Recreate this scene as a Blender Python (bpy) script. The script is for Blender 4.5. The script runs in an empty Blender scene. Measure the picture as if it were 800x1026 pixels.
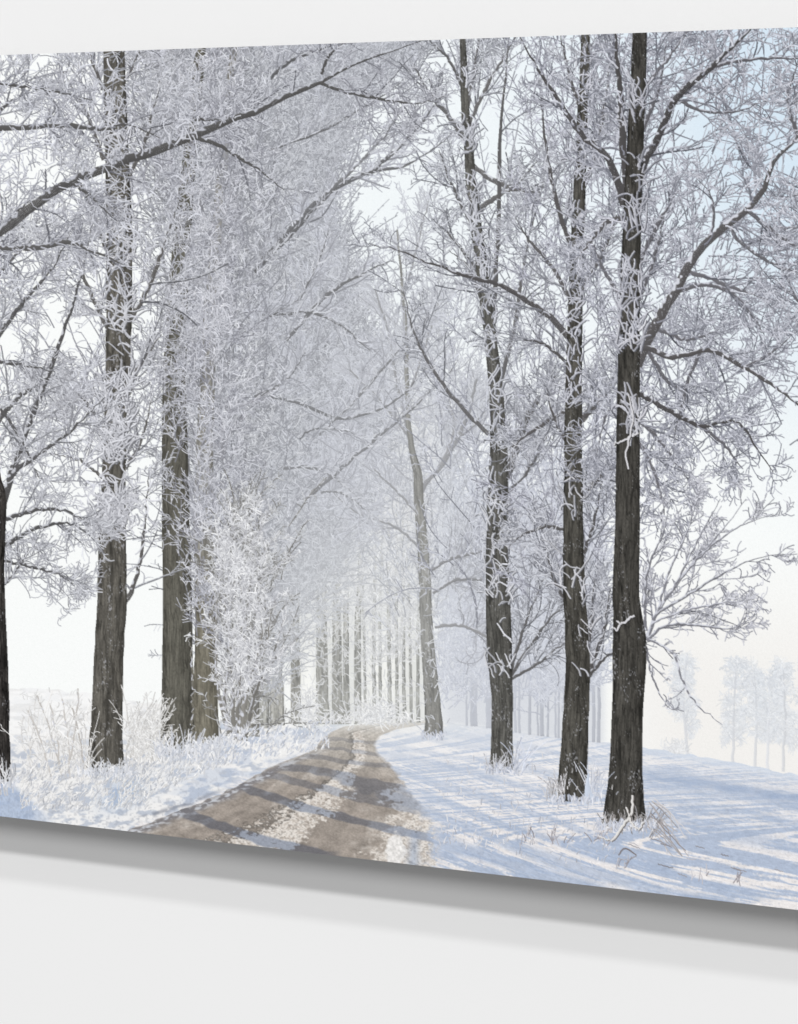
# A frameless wall print (winter avenue photograph) hung a little off a white wall, seen from the right.
# The print is one flat sheet: its picture is computed here (procedurally, no files) and stored as
# vertex colours; every printed thing owns its own non-overlapping piece of the sheet.
import bpy, math
import numpy as np

rng = np.random.default_rng(11)
scene = bpy.context.scene

# ------------------------------------------------------------------ camera / print geometry
YAW = math.radians(28.0)
F = 5403 * math.tan(YAW)                  # focal length in photograph pixels (photo 800 wide)
PH = 0.76                                 # print height, m
T0 = PH / 824.0
CY = -T0 * F * math.cos(YAW)
CX = T0 * F * math.sin(YAW)
CZ = T0 * 635.0 - PH / 2                  # print is centred on z = 0
GAP = 0.034                               # print face to wall


def tx(x):
    return -CY / (F * math.cos(YAW) + (x - 400.0) * math.sin(YAW))


def wall_x(x):                            # picture column -> metres along the wall
    return CX + tx(x) * (-F * math.sin(YAW) + (x - 400.0) * math.cos(YAW))


def top_y(x): return 230.0 - (PH / 2 - CZ) / tx(x)
def bot_y(x): return 230.0 + (CZ + PH / 2) / tx(x)


# ------------------------------------------------------------------ raster canvas (picture space)
X0, X1 = -75.0, 905.0
S = 1.45
SS = 2
NC, NR = int((X1 - X0) * S), 1240
W_, H_ = NC * SS, NR * SS
R = S * SS
buf = np.zeros((H_, W_, 3), np.float32)
own = np.zeros((H_, W_), np.int16)
cx_ = X0 + (np.arange(W_, dtype=np.float32) + .5) / R
tyc, byc = top_y(cx_).astype(np.float32), bot_y(cx_).astype(np.float32)


def rows_xy(r0, r1):
    t = ((np.arange(r0, r1, dtype=np.float32) + .5) / H_)[:, None]
    return np.broadcast_to(cx_[None], (r1 - r0, W_)), tyc[None] + t * (byc - tyc)[None]


TAB = rng.random((256, 256)).astype(np.float32)


def vn(x, y, s=0):
    x = np.asarray(x, np.float32) + 1000.37 + s * 17.31; y = np.asarray(y, np.float32) + 1000.71 + s * 41.77
    xi = np.floor(x); yi = np.floor(y)
    fx = x - xi; fy = y - yi
    fx = fx * fx * (3 - 2 * fx); fy = fy * fy * (3 - 2 * fy)
    a = xi.astype(np.int32) & 255; b = yi.astype(np.int32) & 255
    a1 = (a + 1) & 255; b1 = (b + 1) & 255
    return (TAB[b, a] * (1 - fx) + TAB[b, a1] * fx) * (1 - fy) + (TAB[b1, a] * (1 - fx) + TAB[b1, a1] * fx) * fy


def fbm(x, y, s=0, o=3):
    v = 0; a = .5; n = 0
    for i in range(o):
        v = v + a * vn(x * 2 ** i, y * 2 ** i, s + i * 3); n += a; a *= .5
    return v / n


def sst(a, b, x):
    t = np.clip((x - a) / (b - a), 0, 1)
    return t * t * (3 - 2 * t)


def rgb(*c): return np.array(c, np.float32) / 255.0
def mix(a, b, t): return a * (1 - t) + b * t
def G(x, y, cx, cy, rx, ry): return np.exp(-((x - cx) / rx) ** 2 - ((y - cy) / ry) ** 2)


# ------------------------------------------------------------------ the kinds of printed things
PARTS = {}                                # id -> (name, label, parent id or None)
_next = [1]


def new_part(name, label=None, parent=None):
    i = _next[0]; _next[0] += 1
    PARTS[i] = (name, label, parent)
    return i


def new_tree(label, name='tree'):
    p = _next[0]; _next[0] += 1
    PARTS[p] = (name, label, None)        # the printed tree: an Empty carrying trunk and crown
    return new_part('trunk', None, p), new_part('crown', None, p)


SKY = new_part('sky')
SNOW = new_part('snow_field')
ROAD = new_part('dirt_road')

# ------------------------------------------------------------------ drawing
LD = np.array([-.45, -.9], np.float32)


def draw(P, Wd, col, oid, lit=.10, bark=0., frost=0., alpha=1., jit=.05, fcol=None, fog=None, base_s=0):
    """paint tapered strokes P (N,K,2), widths (N,K), colour (N,3) or (3,), owner id (N,) or int, in order"""
    P = np.asarray(P, np.float32); Wd = np.asarray(Wd, np.float32)
    N, K, _ = P.shape
    col = np.broadcast_to(np.asarray(col, np.float32), (N, 3))
    oid = np.broadcast_to(np.asarray(oid, np.int16), (N,))
    j = rng.normal(0, jit, N).astype(np.float32)
    if fcol is None: fcol = rgb(205, 207, 216)
    A = P[:, :-1].reshape(-1, 2); B = P[:, 1:].reshape(-1, 2)
    wa = Wd[:, :-1].reshape(-1); wb = Wd[:, 1:].reshape(-1)
    D = B - A; Ls = np.sqrt((D ** 2).sum(1)) + 1e-6
    T = D / Ls[:, None]
    Nn = np.stack([-T[:, 1], T[:, 0]], 1)
    nd = Nn @ LD
    N3 = Nn.reshape(N, K - 1, 2)
    NV = np.concatenate([N3[:, :1], (N3[:, :-1] + N3[:, 1:]) / 2, N3[:, -1:]], 1)
    NA = NV[:, :-1].reshape(-1, 2); NB = NV[:, 1:].reshape(-1, 2)
    arc = (np.cumsum(Ls.reshape(N, K - 1), 1) - Ls.reshape(N, K - 1)).reshape(-1)
    rate = 1.6 if bark else 1.12
    na = np.ceil(Ls * R * rate).astype(np.int64) + 1
    nc = np.ceil(np.maximum(wa, wb) * R * rate).astype(np.int64) + 1
    tot = na * nc
    pid = np.repeat(np.arange(N), K - 1)
    cs = np.cumsum(tot)
    i0 = 0
    nseg = len(tot)
    bf = buf.reshape(-1, 3); of = own.reshape(-1)
    while i0 < nseg:
        lim = (cs[i0 - 1] if i0 else 0) + 1500000
        i1 = max(int(np.searchsorted(cs, lim)), i0 + 1)
        cnt = tot[i0:i1]
        seg = np.repeat(np.arange(i0, i1), cnt)
        st = np.cumsum(cnt) - cnt
        loc = np.arange(cnt.sum()) - np.repeat(st, cnt)
        ncs = nc[seg]
        a = (loc // ncs).astype(np.float32) / np.maximum(na[seg] - 1, 1)
        c = (loc % ncs).astype(np.float32) / np.maximum(ncs - 1, 1) * 2 - 1
        w = wa[seg] * (1 - a) + wb[seg] * a
        h = c * w * .5
        x = A[seg, 0] + D[seg, 0] * a + (NA[seg, 0] * (1 - a) + NB[seg, 0] * a) * h
        y = A[seg, 1] + D[seg, 1] * a + (NA[seg, 1] * (1 - a) + NB[seg, 1] * a) * h
        p = pid[seg]
        colr = col[p].copy()
        if bark:
            s = arc[seg] + Ls[seg] * a
            sd = p * 7.3 + base_s
            f1 = vn(c * w * .30 + vn(c * 2, s * .03, 9) * 2.4 + sd, s * .045)
            f2 = vn(c * w * .62 + sd + vn(s * .06, c * 3, 3) * 1.2, s * .09, 5)
            f3 = vn(x * 1.1, y * .7, 7)
            k = 1 + bark * (f1 * .75 + f2 * .75 + f3 * .45 - .97) * 1.15
            f4 = 1 - np.abs(2 * vn(c * w * .17 + vn(c * w * .2, s * .06, 15) * 1.6 + sd, s * .036 + vn(c * w * .3, s * .02, 16), 17) - 1)
            f5 = 1 - np.abs(2 * vn(c * w * .34 + sd, s * .11 + c, 18) - 1)
            k = k * (1 - bark * (.75 * sst(.70, .98, f4) + .45 * sst(.74, .98, f5))) * (1 + .30 * bark * (vn(x * .08, y * .03, 19) - .4))
            k = k * (1 - .20 * np.abs(c) ** 3) * (1 - .05 * c)
            colr *= k[:, None]
            if frost:
                fr = sst(.72 - .16 * frost, .86 - .1 * frost, vn(x * 1.1, y * .6, 12) * .6 + vn(x * .16, y * .07, 13) * .4)
                colr = mix(colr, fcol, (fr * .5)[:, None])
        else:
            k = 1 + lit * c * nd[seg] + j[p]
            colr *= k[:, None]
            if frost:                    # frost on the upper side of a limb, in patches
                fr = sst(.52, .70, (c * nd[seg]) * .42 + vn(x * .30, y * .30, 12) * .75 + (frost - .5) * .5)
                colr = mix(colr, fcol * (1 + j[p] * .5)[:, None], fr[:, None])
        if fog is not None:
            colr = fog(x, y, colr)
        ci = ((x - X0) * R).astype(np.int64)
        ty = top_y(x); by = bot_y(x)
        ri = ((y - ty) / (by - ty) * H_).astype(np.int64)
        ok = (ci >= 0) & (ci < W_) & (ri >= 0) & (ri < H_) & (y >= ty)
        ix = (ri * W_ + ci)[ok]
        cc = colr[ok]
        if alpha < 1: cc = bf[ix] * (1 - alpha) + cc * alpha
        bf[ix] = cc
        of[ix] = oid[p[ok]]
        i0 = i1


def smooth(pts, K=26, wob=0.):
    """pts rows (x, y, w) -> catmull-rom polyline (1,K,2),(1,K)"""
    q = np.array(pts, np.float32)
    if len(q) == 2: q = np.stack([q[0], (q[0] + q[1]) / 2, q[1]])
    d = np.concatenate([[0], np.cumsum(np.sqrt((np.diff(q[:, :2], axis=0) ** 2).sum(1)))])
    e = np.concatenate([[2 * q[0] - q[1]], q, [2 * q[-1] - q[-2]]])
    t = np.linspace(0, d[-1], K)
    i = np.clip(np.searchsorted(d, t, 'right') - 1, 0, len(q) - 2)
    u = ((t - d[i]) / (d[i + 1] - d[i]))[:, None]
    p0, p1, p2, p3 = e[i], e[i + 1], e[i + 2], e[i + 3]
    o = .5 * (2 * p1 + (p2 - p0) * u + (2 * p0 - 5 * p1 + 4 * p2 - p3) * u ** 2 + (3 * p1 - p0 - 3 * p2 + p3) * u ** 3)
    if wob:
        o[1:-1, :2] += rng.normal(0, wob, (K - 2, 2))
    return o[None, :, :2].astype(np.float32), np.maximum(o[None, :, 2], .4).astype(np.float32)


def taper(W):
    return np.maximum(W * np.clip(1.12 - np.clip(np.linspace(-.9, 1.0, W.shape[1]), 0, 1) * .85, 0, 1)[None], .45).astype(np.float32)


def trunk(pts, K=60):
    return smooth([(x, y, w) for (y, x, w) in pts], K, .25)


def cat(ls):
    return np.concatenate([a for a, b in ls]), np.concatenate([b for a, b in ls])


def resamp(P, Wd, K):
    n = P.shape[1]
    f = np.linspace(0, n - 1, K); i = np.minimum(f.astype(int), n - 2); u = f - i
    return P[:, i] * (1 - u)[None, :, None] + P[:, i + 1] * u[None, :, None], Wd[:, i] * (1 - u) + Wd[:, i + 1] * u


def spawn(P, Wd, n, L, ang=(25, 65), t=(.12, 1.), up=.35, curl=.8, hook=0., K=7, wr=.5, wcap=9., wmin=.55, wob=.16, bylen=0.):
    """n children per stroke; L = (min,max) px"""
    N, Kp, _ = P.shape
    if bylen:
        ln = np.sqrt((np.diff(P, axis=1) ** 2).sum(2)).sum(1)
        cnt = rng.poisson(np.maximum(ln * bylen, .2))
    else:
        cnt = rng.poisson(n, N)
    ix = np.repeat(np.arange(N), cnt)
    M = len(ix)
    tt = rng.uniform(t[0], t[1], M)
    f = tt * (Kp - 1); i = np.minimum(f.astype(int), Kp - 2); u = (f - i)[:, None]
    p = P[ix, i] * (1 - u) + P[ix, i + 1] * u
    d = P[ix, i + 1] - P[ix, i]
    pw = Wd[ix, i]
    sd = rng.choice([-1, 1], M)
    th = np.arctan2(d[:, 1], d[:, 0]) + sd * np.radians(rng.uniform(ang[0], ang[1], M))
    ln = rng.uniform(L[0], L[1], M) * (1.15 - .6 * tt) * rng.uniform(.55, 1.1, M)
    step = ln / (K - 1)
    cv = rng.normal(0, curl, M) / (K - 1)
    hk = rng.normal(0, 1, M) * hook
    O = np.empty((M, K, 2), np.float32); O[:, 0] = p
    for k in range(1, K):
        th = th + cv + rng.normal(0, wob, M) + up * np.sin(-math.pi / 2 - th) / (K - 1) * 2
        if k >= K - 3: th = th + hk / 3
        p = p + np.stack([np.cos(th), np.sin(th)], 1) * step[:, None]
        O[:, k] = p
    w0 = np.clip(pw * wr, wmin, wcap)
    Wo = w0[:, None] * np.linspace(1, .45, K)[None]
    return O, np.maximum(Wo, wmin * .8).astype(np.float32)


def shuffle(P, Wd):
    o = rng.permutation(len(P)); return P[o], Wd[o]


def twcol(n, light, dark, p=1.):
    t = (rng.random(n) ** p)[:, None].astype(np.float32)
    return mix(light[None], dark[None], t)


def scatter(dens, box, n, L, w, light, dark, oid, flow=-90., spread=60., curl=.7, hook=.4, K=6, lit=.12, p=1., fog=None, alpha=1., wob=.09):
    """free twigs where the density function allows; oid an int or a function of (x, y)"""
    x = rng.uniform(box[0], box[2], n); y = rng.uniform(box[1], box[3], n)
    k = rng.random(n) < dens(x, y)
    x, y = x[k], y[k]; M = len(x)
    th = np.radians(flow(x, y) if callable(flow) else flow) + rng.normal(0, math.radians(spread), M)
    step = rng.uniform(L[0], L[1], M) / (K - 1)
    cv = rng.normal(0, curl, M) / (K - 1); hk = rng.normal(0, hook, M)
    O = np.empty((M, K, 2), np.float32); q = np.stack([x, y], 1); O[:, 0] = q
    for i in range(1, K):
        th = th + cv + rng.normal(0, wob, M)
        if i >= K - 2: th = th + hk / 2
        q = q + np.stack([np.cos(th), np.sin(th)], 1) * step[:, None]; O[:, i] = q
    Wo = rng.uniform(w[0], w[1], M)[:, None] * np.linspace(1, .6, K)[None]
    o = oid(x, y) if callable(oid) else oid
    draw(O, Wo, twcol(M, light, dark, p), o, lit=lit, fog=fog, alpha=alpha)


def filigree(dens, box, n, L, oid, flow, spread, main, light, dark, n2=6, L2=(4, 13), w=(.7, 1.2), w2=.62, fog=None, n3=0, curl=.5, hook=.25, p=1., lit=.08):
    """fine frosted branches with twigs at acute angles, wherever the density allows"""
    x = rng.uniform(box[0], box[2], n); y = rng.uniform(box[1], box[3], n)
    k = rng.random(n) < dens(x, y)
    x, y = x[k], y[k]; M = len(x); K = 9
    th = np.radians(flow(x, y) if callable(flow) else flow) + rng.normal(0, math.radians(spread), M)
    step = rng.uniform(L[0], L[1], M) / (K - 1); cv = rng.normal(0, curl, M) / (K - 1)
    O = np.empty((M, K, 2), np.float32); q = np.stack([x, y], 1); O[:, 0] = q
    for i in range(1, K):
        th = th + cv + rng.normal(0, .09, M)
        q = q + np.stack([np.cos(th), np.sin(th)], 1) * step[:, None]; O[:, i] = q
    Wo = rng.uniform(w[0], w[1], M)[:, None] * np.linspace(1, .55, K)[None]
    nb = max(1, M // 6000)                      # in batches, so that branches and twigs interleave in depth
    for j in range(nb):
        a, b = M * j // nb, M * (j + 1) // nb
        o = oid(x[a:b], y[a:b]) if callable(oid) else np.full(b - a, oid, np.int16)
        draw(O[a:b], Wo[a:b], twcol(b - a, main, dark), o, fog=fog, frost=.35, lit=lit, fcol=light * .93)
        t, tw_ = spawn(O[a:b], Wo[a:b], n2, L2, ang=(22, 62), up=.12, K=6, wr=.7, wcap=1.3, wmin=w2, curl=.45, hook=hook * .7, wob=.07)
        oo = oid(t[:, 0, 0], t[:, 0, 1]) if callable(oid) else oid
        draw(t, tw_, twcol(len(t), light, dark, p), oo, fog=fog, lit=lit)
        if n3:
            t, tw_ = spawn(t, tw_, n3, (L2[0] * .7, L2[1] * .6), ang=(30, 70), up=0, K=5, wr=.9, wcap=1.2, wmin=w2, curl=.5, hook=hook, wob=.09)
            oo = oid(t[:, 0, 0], t[:, 0, 1]) if callable(oid) else oid
            draw(t, tw_, twcol(len(t), light * 1.02, mix(light, dark, .7), p), oo, fog=fog, lit=lit)


def veil(colr, afn, r0=0, r1=None):
    """blend a haze colour over everything painted so far"""
    r1 = H_ if r1 is None else r1
    for a in range(r0, r1, 310):
        b = min(a + 310, r1)
        x, y = rows_xy(a, b)
        al = afn(x, y)[..., None]
        c = colr(x, y) if callable(colr) else colr
        buf[a:b] = buf[a:b] * (1 - al) + c * al


# ------------------------------------------------------------------ 1 sky
def skycol(x, y):
    bl = sst(330, 820, x) * (1 - sst(60, 520, y)) + .35 * sst(640, 860, x) * (1 - sst(300, 640, y))
    c = mix(rgb(251, 253, 252), rgb(214, 230, 243), np.clip(bl, 0, 1)[..., None])
    warm = sst(520, 700, y) * sst(560, 690, x)
    c = mix(c, rgb(244, 242, 239), warm[..., None])
    mid = G(x, y, 400, 230, 200, 260) * .6
    c = mix(c, rgb(238, 245, 249), mid[..., None])
    return c


for a in range(0, H_, 310):
    b = min(a + 310, H_)
    x, y = rows_xy(a, b)
    buf[a:b] = skycol(x, y)
own[:] = SKY

# ------------------------------------------------------------------ 2 far trees across the right field
FAR = [(689, 757, 652, 'faint frosted tree alone in the mist beside the drooping twig'),
       (735, 766, 662, 'tall misty birch, first of the far row in the right field'),
       (757, 769, 664, 'thin misty birch, second of the far row in the right field'),
       (770, 771, 676, 'narrow misty birch, third of the far row in the right field'),
       (785, 773, 664, 'misty birch with the widest crown, near the right edge'),
       (818, 777, 660, 'misty birch beyond the right edge of view'),
       (842, 779, 668, 'small misty birch at the far right end of the row')]
for bx, by_, ty_, lab in FAR:
    tid, cid = new_tree(lab, 'distant_tree')
    h = by_ - ty_
    tp, tw = smooth([(bx, by_, 2.8), (bx + rng.normal(0, 2), by_ - h * .5, 1.8), (bx + rng.normal(0, 3), ty_ + 2, .5)], 14, .3)
    l1, w1 = spawn(tp, tw, 44, (10, 24), ang=(20, 65), t=(.22, .98), up=.1, K=6, wr=.4)
    l1[..., 1] += np.linspace(0, 1, 6)[None] ** 2 * rng.uniform(0, 7, len(l1))[:, None]
    l2, w2 = spawn(l1, w1, 13, (4, 13), up=-.25, K=5, wr=.7)
    l3, w3 = spawn(l2, w2, 2, (3, 8), up=-.5, K=4, wr=.7)
    draw(l3, w3, twcol(len(l3), rgb(224, 228, 233), rgb(196, 203, 213)), cid, lit=.02, alpha=.65)
    draw(l2, w2, twcol(len(l2), rgb(232, 234, 237), rgb(208, 213, 221)), cid, lit=.02, alpha=.6)
    draw(l1, w1, rgb(205, 209, 216), cid, lit=.02, alpha=.7)
    draw(tp, tw, rgb(203, 206, 212), tid, alpha=.8)
    l1, w1 = spawn(tp, tw, 26, (9, 20), ang=(25, 75), t=(.3, 1), up=-.1, K=6, wr=.4); l2, w2 = spawn(l1, w1, 9, (4, 12), up=-.3, K=5, wr=.7)
    draw(l2, w2, twcol(len(l2), rgb(236, 238, 240), rgb(210, 215, 222)), cid, lit=.02, alpha=.6)
bid = new_part('bush', 'small misty bush under the faint lone tree')
scatter(lambda x, y: G(x, y, 677, 752, 8, 6), (660, 740, 692, 760), 900, (3, 7), (.6, 1), rgb(225, 228, 233), rgb(205, 210, 218), bid, alpha=.6)
veil(rgb(243, 241, 238), lambda x, y: .22 * sst(640, 690, x) * sst(640, 770, y))

# ------------------------------------------------------------------ 3 ground
GX = [-80, 0, 60, 90, 130, 160, 200, 235, 270, 300, 330, 380, 430, 480, 530, 600, 660, 730, 800, 910]
GY = [686, 688, 692, 695, 701, 706, 716, 728, 728, 727, 726, 724, 723, 727, 735, 743, 751.5, 763, 777, 800]
RL_Y = [724, 728, 734, 742, 752, 769, 783, 798, 813, 828, 845, 900]
RL_X = [372, 345, 331, 322, 314, 270, 246, 216, 180, 140, 95, -40]
RR_Y = [724, 727, 731, 738, 747, 757, 768, 788, 808, 828, 866, 900]
RR_X = [436, 420, 398, 381, 377, 383, 395, 411, 425, 436, 440, 442]
RDG_Y = [724, 734, 746, 757, 768, 780, 795, 810, 825, 840, 860]   # snowy ridge between the wheel tracks
RDG_X = [398, 356, 361, 361, 352, 343, 330, 310, 286, 262, 225]
RDG_W = [4, 8, 11, 12, 11, 14, 27, 38, 48, 56, 66]

for a in range(int(H_ * .72), H_, 155):
    b = min(a + 155, H_)
    x, y = rows_xy(a, b)
    nb = (vn(x * .12, y * .2, 21) - .5)
    gy = np.interp(x, GX, GY).astype(np.float32)
    g = y + nb * 3 > gy
    near = sst(715, 850, y)
    # ---- snow
    lit = mix(rgb(240, 239, 240), rgb(238, 234, 233), near[..., None])
    shd = mix(rgb(196, 205, 221), rgb(172, 186, 209), near[..., None])
    fs = sst(600, 720, x) * (1 - sst(770, 830, y))
    xk_ = np.arange(-100, 960, 4.); sl_ = np.interp(xk_, [440, 560, 700, 900], [.36, .36, .20, .17])
    q = y - np.interp(x, xk_, np.cumsum(sl_) * 4.).astype(np.float32) + 220.
    al = x + .3 * y
    sc = mix(2.6, 1.35, near)
    warp = (fbm(al * .018, q * .05, 31) - .5) * .7
    s1 = vn(al * .0065, q * .105 * sc + warp, 33)
    s2 = vn(al * .013 + 5, q * .26 * sc + warp * 1.3, 35)
    s3 = vn(al * .05, q * .75 + warp, 37)
    litness = sst(.38, .55, s1 * .34 + s2 * .38 + s3 * .28 + .10 * (vn(x * .55, y * .8, 39) - .5))
    # far right field: mostly bluish shadow with thin pale streaks, a darker ditch line
    litness = mix(litness, litness * .8 + .02, sst(640, 720, x) * (1 - sst(.0, 30, q - 770 + .0)))
    bands = np.zeros_like(x)
    for pts, wd, st in [(((425, 838), (480, 856), (560, 884), (640, 905)), 9, .95), (((415, 812), (480, 834), (560, 864), (660, 893), (760, 915)), 7, .8), (((425, 797), (520, 832), (640, 868), (780, 902)), 5, .75),
                        (((392, 768), (450, 786), (540, 815), (610, 840)), 5, .7), (((386, 757), (450, 770), (540, 792), (600, 808)), 4, .65), (((380, 745), (460, 757), (560, 780), (640, 800)), 3.4, .6), (((400, 738), (470, 746), (560, 762)), 2.6, .55),
                        (((440, 737), (500, 744), (620, 764), (720, 786), (860, 812)), 4, .6), (((600, 800), (680, 822), (760, 842), (870, 866)), 6, .6), (((650, 800), (740, 815), (870, 838)), 4, .55), (((640, 782), (730, 798), (870, 822)), 5, .6)]:
        px, py = zip(*pts)
        yy = np.interp(x, px, py).astype(np.float32) + (fbm(x * .02, y * .03, 131 + int(py[0]), 2) - .5) * 9
        wd = wd * (.5 + 1.0 * vn(x * .018, y * .02, 133 + int(px[0])))
        bands = np.maximum(bands, .85 * sst(px[0] - 20, px[0] + 8, x) * (1 - sst(px[-1] - 30, px[-1], x)) * st * sst(wd * 1.5, wd * .3, np.abs(y - yy)))
    litness = np.clip((.12 + .88 * litness) * (1 - bands), 0, 1)
    snow = mix(shd, lit, litness[..., None])
    lump = fbm(al * .16, q * .42, 135, 4)
    snow = snow * (1 + (lump - .5) * .09 * (.35 + .65 * near))[..., None]
    snow = mix(snow, rgb(150, 160, 182), (.28 * sst(.64, .80, fbm(x * .30, y * .55, 137, 3)) * near)[..., None])
    ditch = np.exp(-((y - (776 + .155 * (x - 640))) / (4 + .012 * (x - 600))) ** 2) * sst(600, 670, x)
    snow = mix(snow, rgb(160, 176, 202), (ditch * (.45 + .5 * vn(x * .09, y * .3, 41)))[..., None])
    edge = np.exp(-((y - gy) / 7) ** 2) * sst(560, 640, x)
    snow = mix(snow, rgb(214, 222, 234), (edge * .8)[..., None])
    # haze near the vanishing end
    snow = mix(snow, rgb(238, 239, 240), ((1 - sst(722, 752, y)) * .6 * (1 - sst(440, 600, x)))[..., None])
    snow = mix(snow, rgb(205, 213, 227), ((1 - sst(726, 760, y)) * .55 * sst(430, 500, x) * (1 - sst(600, 660, x)))[..., None])
    gr = (vn(x * 1.0, q * 1.6, 43) - .5) * .045 + (vn(al * .25, q * 1.0, 44) - .5) * .05
    snow = snow * (1 + gr * (.4 + .9 * near))[..., None]
    # ---- left verge: frosted grass, bright with grey hollows
    lv = sst(-6, 14, np.interp(y, RL_Y, RL_X).astype(np.float32) + 14 * nb - x)
    bump = fbm(x * .10 + y * .06, y * .21, 47, 4)
    vcol = mix(rgb(196, 202, 213), rgb(243, 242, 241), sst(.34, .54, bump)[..., None])
    vsh = sst(.50, .62, vn((x * .35 - y) * .035, (x * .3 + y) * .022, 49) * .6 + .4 * vn(x * .09, y * .25, 50)) * sst(150, 215, x + .2 * (y - 740))
    vcol = mix(vcol, rgb(176, 190, 214), (vsh * .38)[..., None])
    crev = sst(.60, .75, vn(x * .5, y * .55, 52))
    vcol = mix(vcol, rgb(160, 163, 172), (crev * .38 * near)[..., None])
    fieldpale = (1 - sst(720, 760, y)) * (1 - sst(120, 190, x))
    vcol = mix(vcol, rgb(250, 250, 250) * (1 - .05 * sst(.5, .8, vn(x * .06, y * .4, 53)))[..., None], (fieldpale * .9)[..., None])
    blue = sst(0, 12, y - (770 + .85 * x)) * (1 - sst(20, 70, x)) * .8
    vcol = mix(vcol, rgb(166, 182, 208) * (1 + (vn(x * .8, y * .5, 54) - .5) * .15)[..., None], blue[..., None])
    blue2 = G(x + (y - 790) * .6, y, 126, 795, 20, 16)
    vcol = mix(vcol, rgb(166, 184, 210), (np.clip(blue2, 0, 1) * .85)[..., None])
    snow = mix(snow, vcol, lv[..., None])
    # ---- road
    re = np.interp(y, RR_Y, RR_X).astype(np.float32) + (fbm(x * .16, y * .2, 55, 3) - .5) * 22 * near
    le = np.interp(y, RL_Y, RL_X).astype(np.float32) + (vn(x * .15, y * .2, 56) - .5) * 9 * near
    rd = (x > le) & (x < re)
    dirt = mix(rgb(182, 176, 168), rgb(157, 148, 140), sst(730, 800, y)[..., None])
    u_ = (x - np.interp(y, RL_Y, RL_X).astype(np.float32)) / (np.interp(y, RR_Y, RR_X) - np.interp(y, RL_Y, RL_X)).astype(np.float32)
    fine = (fbm(x * .7, y * 1.1, 57, 3) - .5)
    along = fbm(u_ * 26, y * .035, 58, 3) - .5
    dirt = dirt * (1 + fine * .26 + along * .20 + (fbm(x * .10, y * .2, 78, 3) - .5) * .22)[..., None]
    rx = np.interp(y, RDG_Y, RDG_X).astype(np.float32); rw = np.interp(y, RDG_Y, RDG_W).astype(np.float32)
    cru = .5 * fbm(u_ * 20, y * .06, 59, 4) + .5 * fbm(x * .34, y * .6, 60, 4)
    rid = sst(-.16, .16, .62 - np.abs(x - rx) / rw + (cru - .5) * (1.1 + 2.0 * near))
    rr2 = sst(1.2, .3, np.abs(x - (re - 8 - 44 * sst(800, 866, y) * .8)) / (5 + 20 * sst(785, 866, y)) + (fbm(x * .14, y * .2, 61, 3) - .5) * 2.2) * sst(764, 800, y)
    crust = np.maximum(rid, rr2)
    thin = sst(.52, .70, fbm(u_ * 9, y * .06, 62, 4)) * .6
    side = sst(.74, .95, u_ + (fbm(x * .12, y * .2, 76, 3) - .5) * .25) * sst(772, 795, y) * (.55 + .9 * (fbm(x * .3, y * .5, 77, 3) - .5) + .25)
    crust = np.maximum(crust, sst(.30, .62, side))
    crust = np.maximum(crust, thin * sst(740, 770, y) * .8)
    crust = np.maximum(crust, (1 - sst(725, 745, y)) * .35)
    scol = mix(rgb(196, 187, 178), rgb(231, 225, 218), sst(.25, .68, vn(x * .6, y * .95, 63) * .6 + vn(x * .2, y * .35, 64) * .4)[..., None])
    scol = scol * (1 - .16 * sst(.62, .8, vn(x * .6, y * .8, 65)))[..., None]
    road = mix(dirt, scol, crust[..., None])
    road = road * (1 - .30 * (sst(.30, .0, np.abs(.62 - np.abs(x - rx) / rw + (cru - .5) * (1.1 + 2.0 * near))) * (x < rx)))[..., None]
    # tree shadows lying across the road
    sh = np.zeros_like(x)
    for pts, wd, st in [(((170, 808), (212, 825), (262, 842), (330, 858)), 5.5, .85), (((240, 788), (300, 808), (341, 818), (388, 830), (440, 842)), 4.5, .8),
                        (((286, 768), (330, 774), (361, 781), (400, 790), (430, 797)), 4, .7), (((270, 776), (354, 798), (415, 812)), 4, .6),
                        (((310, 757), (350, 764), (392, 768)), 2.6, .5), (((318, 748), (350, 752), (386, 757)), 2, .45), (((326, 740), (380, 745)), 1.6, .4)]:
        px, py = zip(*pts)
        yy = np.interp(x, px, py).astype(np.float32) + (vn(x * .12, y * .12, 66) - .5) * 2.5
        on = sst(px[0] - 14, px[0] + 6, x) * (1 - sst(px[-1] - 6, px[-1] + 16, x))
        sh = np.maximum(sh, on * st * sst(wd * 1.15, wd * .7, np.abs(y - yy)))
    patch = np.exp(-(((x - 392) - 1.2 * (y - 797)) / 44) ** 2 - ((y - 797 - .28 * (x - 390)) / 11) ** 2)
    sh = np.maximum(sh, sst(.3, .8, patch + (vn(x * .1, y * .2, 68) - .5) * .5) * .75)
    dark = mix(rgb(106, 106, 112), rgb(146, 154, 170), crust[..., None])
    road = mix(road, dark * (1 + fine * .2)[..., None], sh[..., None])
    # snow pile and blue shadow at the right edge of the road, front
    pile = sst(.42, .6, G(x, y, 396, 852, 11, 20) + (fbm(x * .25, y * .25, 69, 3) - .5) * .5)
    road = mix(road, rgb(236, 234, 232) * (1 + (fbm(x * .5, y * .5, 70, 3) - .5) * .3)[..., None], (pile * .9)[..., None])
    # left rut rim: dark broken edge with a little bank of snow
    rim = np.exp(-((x - le - 9) / (7 + 5 * near)) ** 2) * sst(740, 775, y)
    snow_rim = sst(.38, .62, fbm(x * .22 + y * .2, y * .55, 71))
    road = mix(road, mix(rgb(126, 124, 128), rgb(205, 210, 219), snow_rim[..., None]), (rim * .85)[..., None])
    rdm = np.where(rd, sst(-1, 3 + 10 * near, re - x), 0.)
    mid = mix(snow, road, rdm[..., None])
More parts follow.
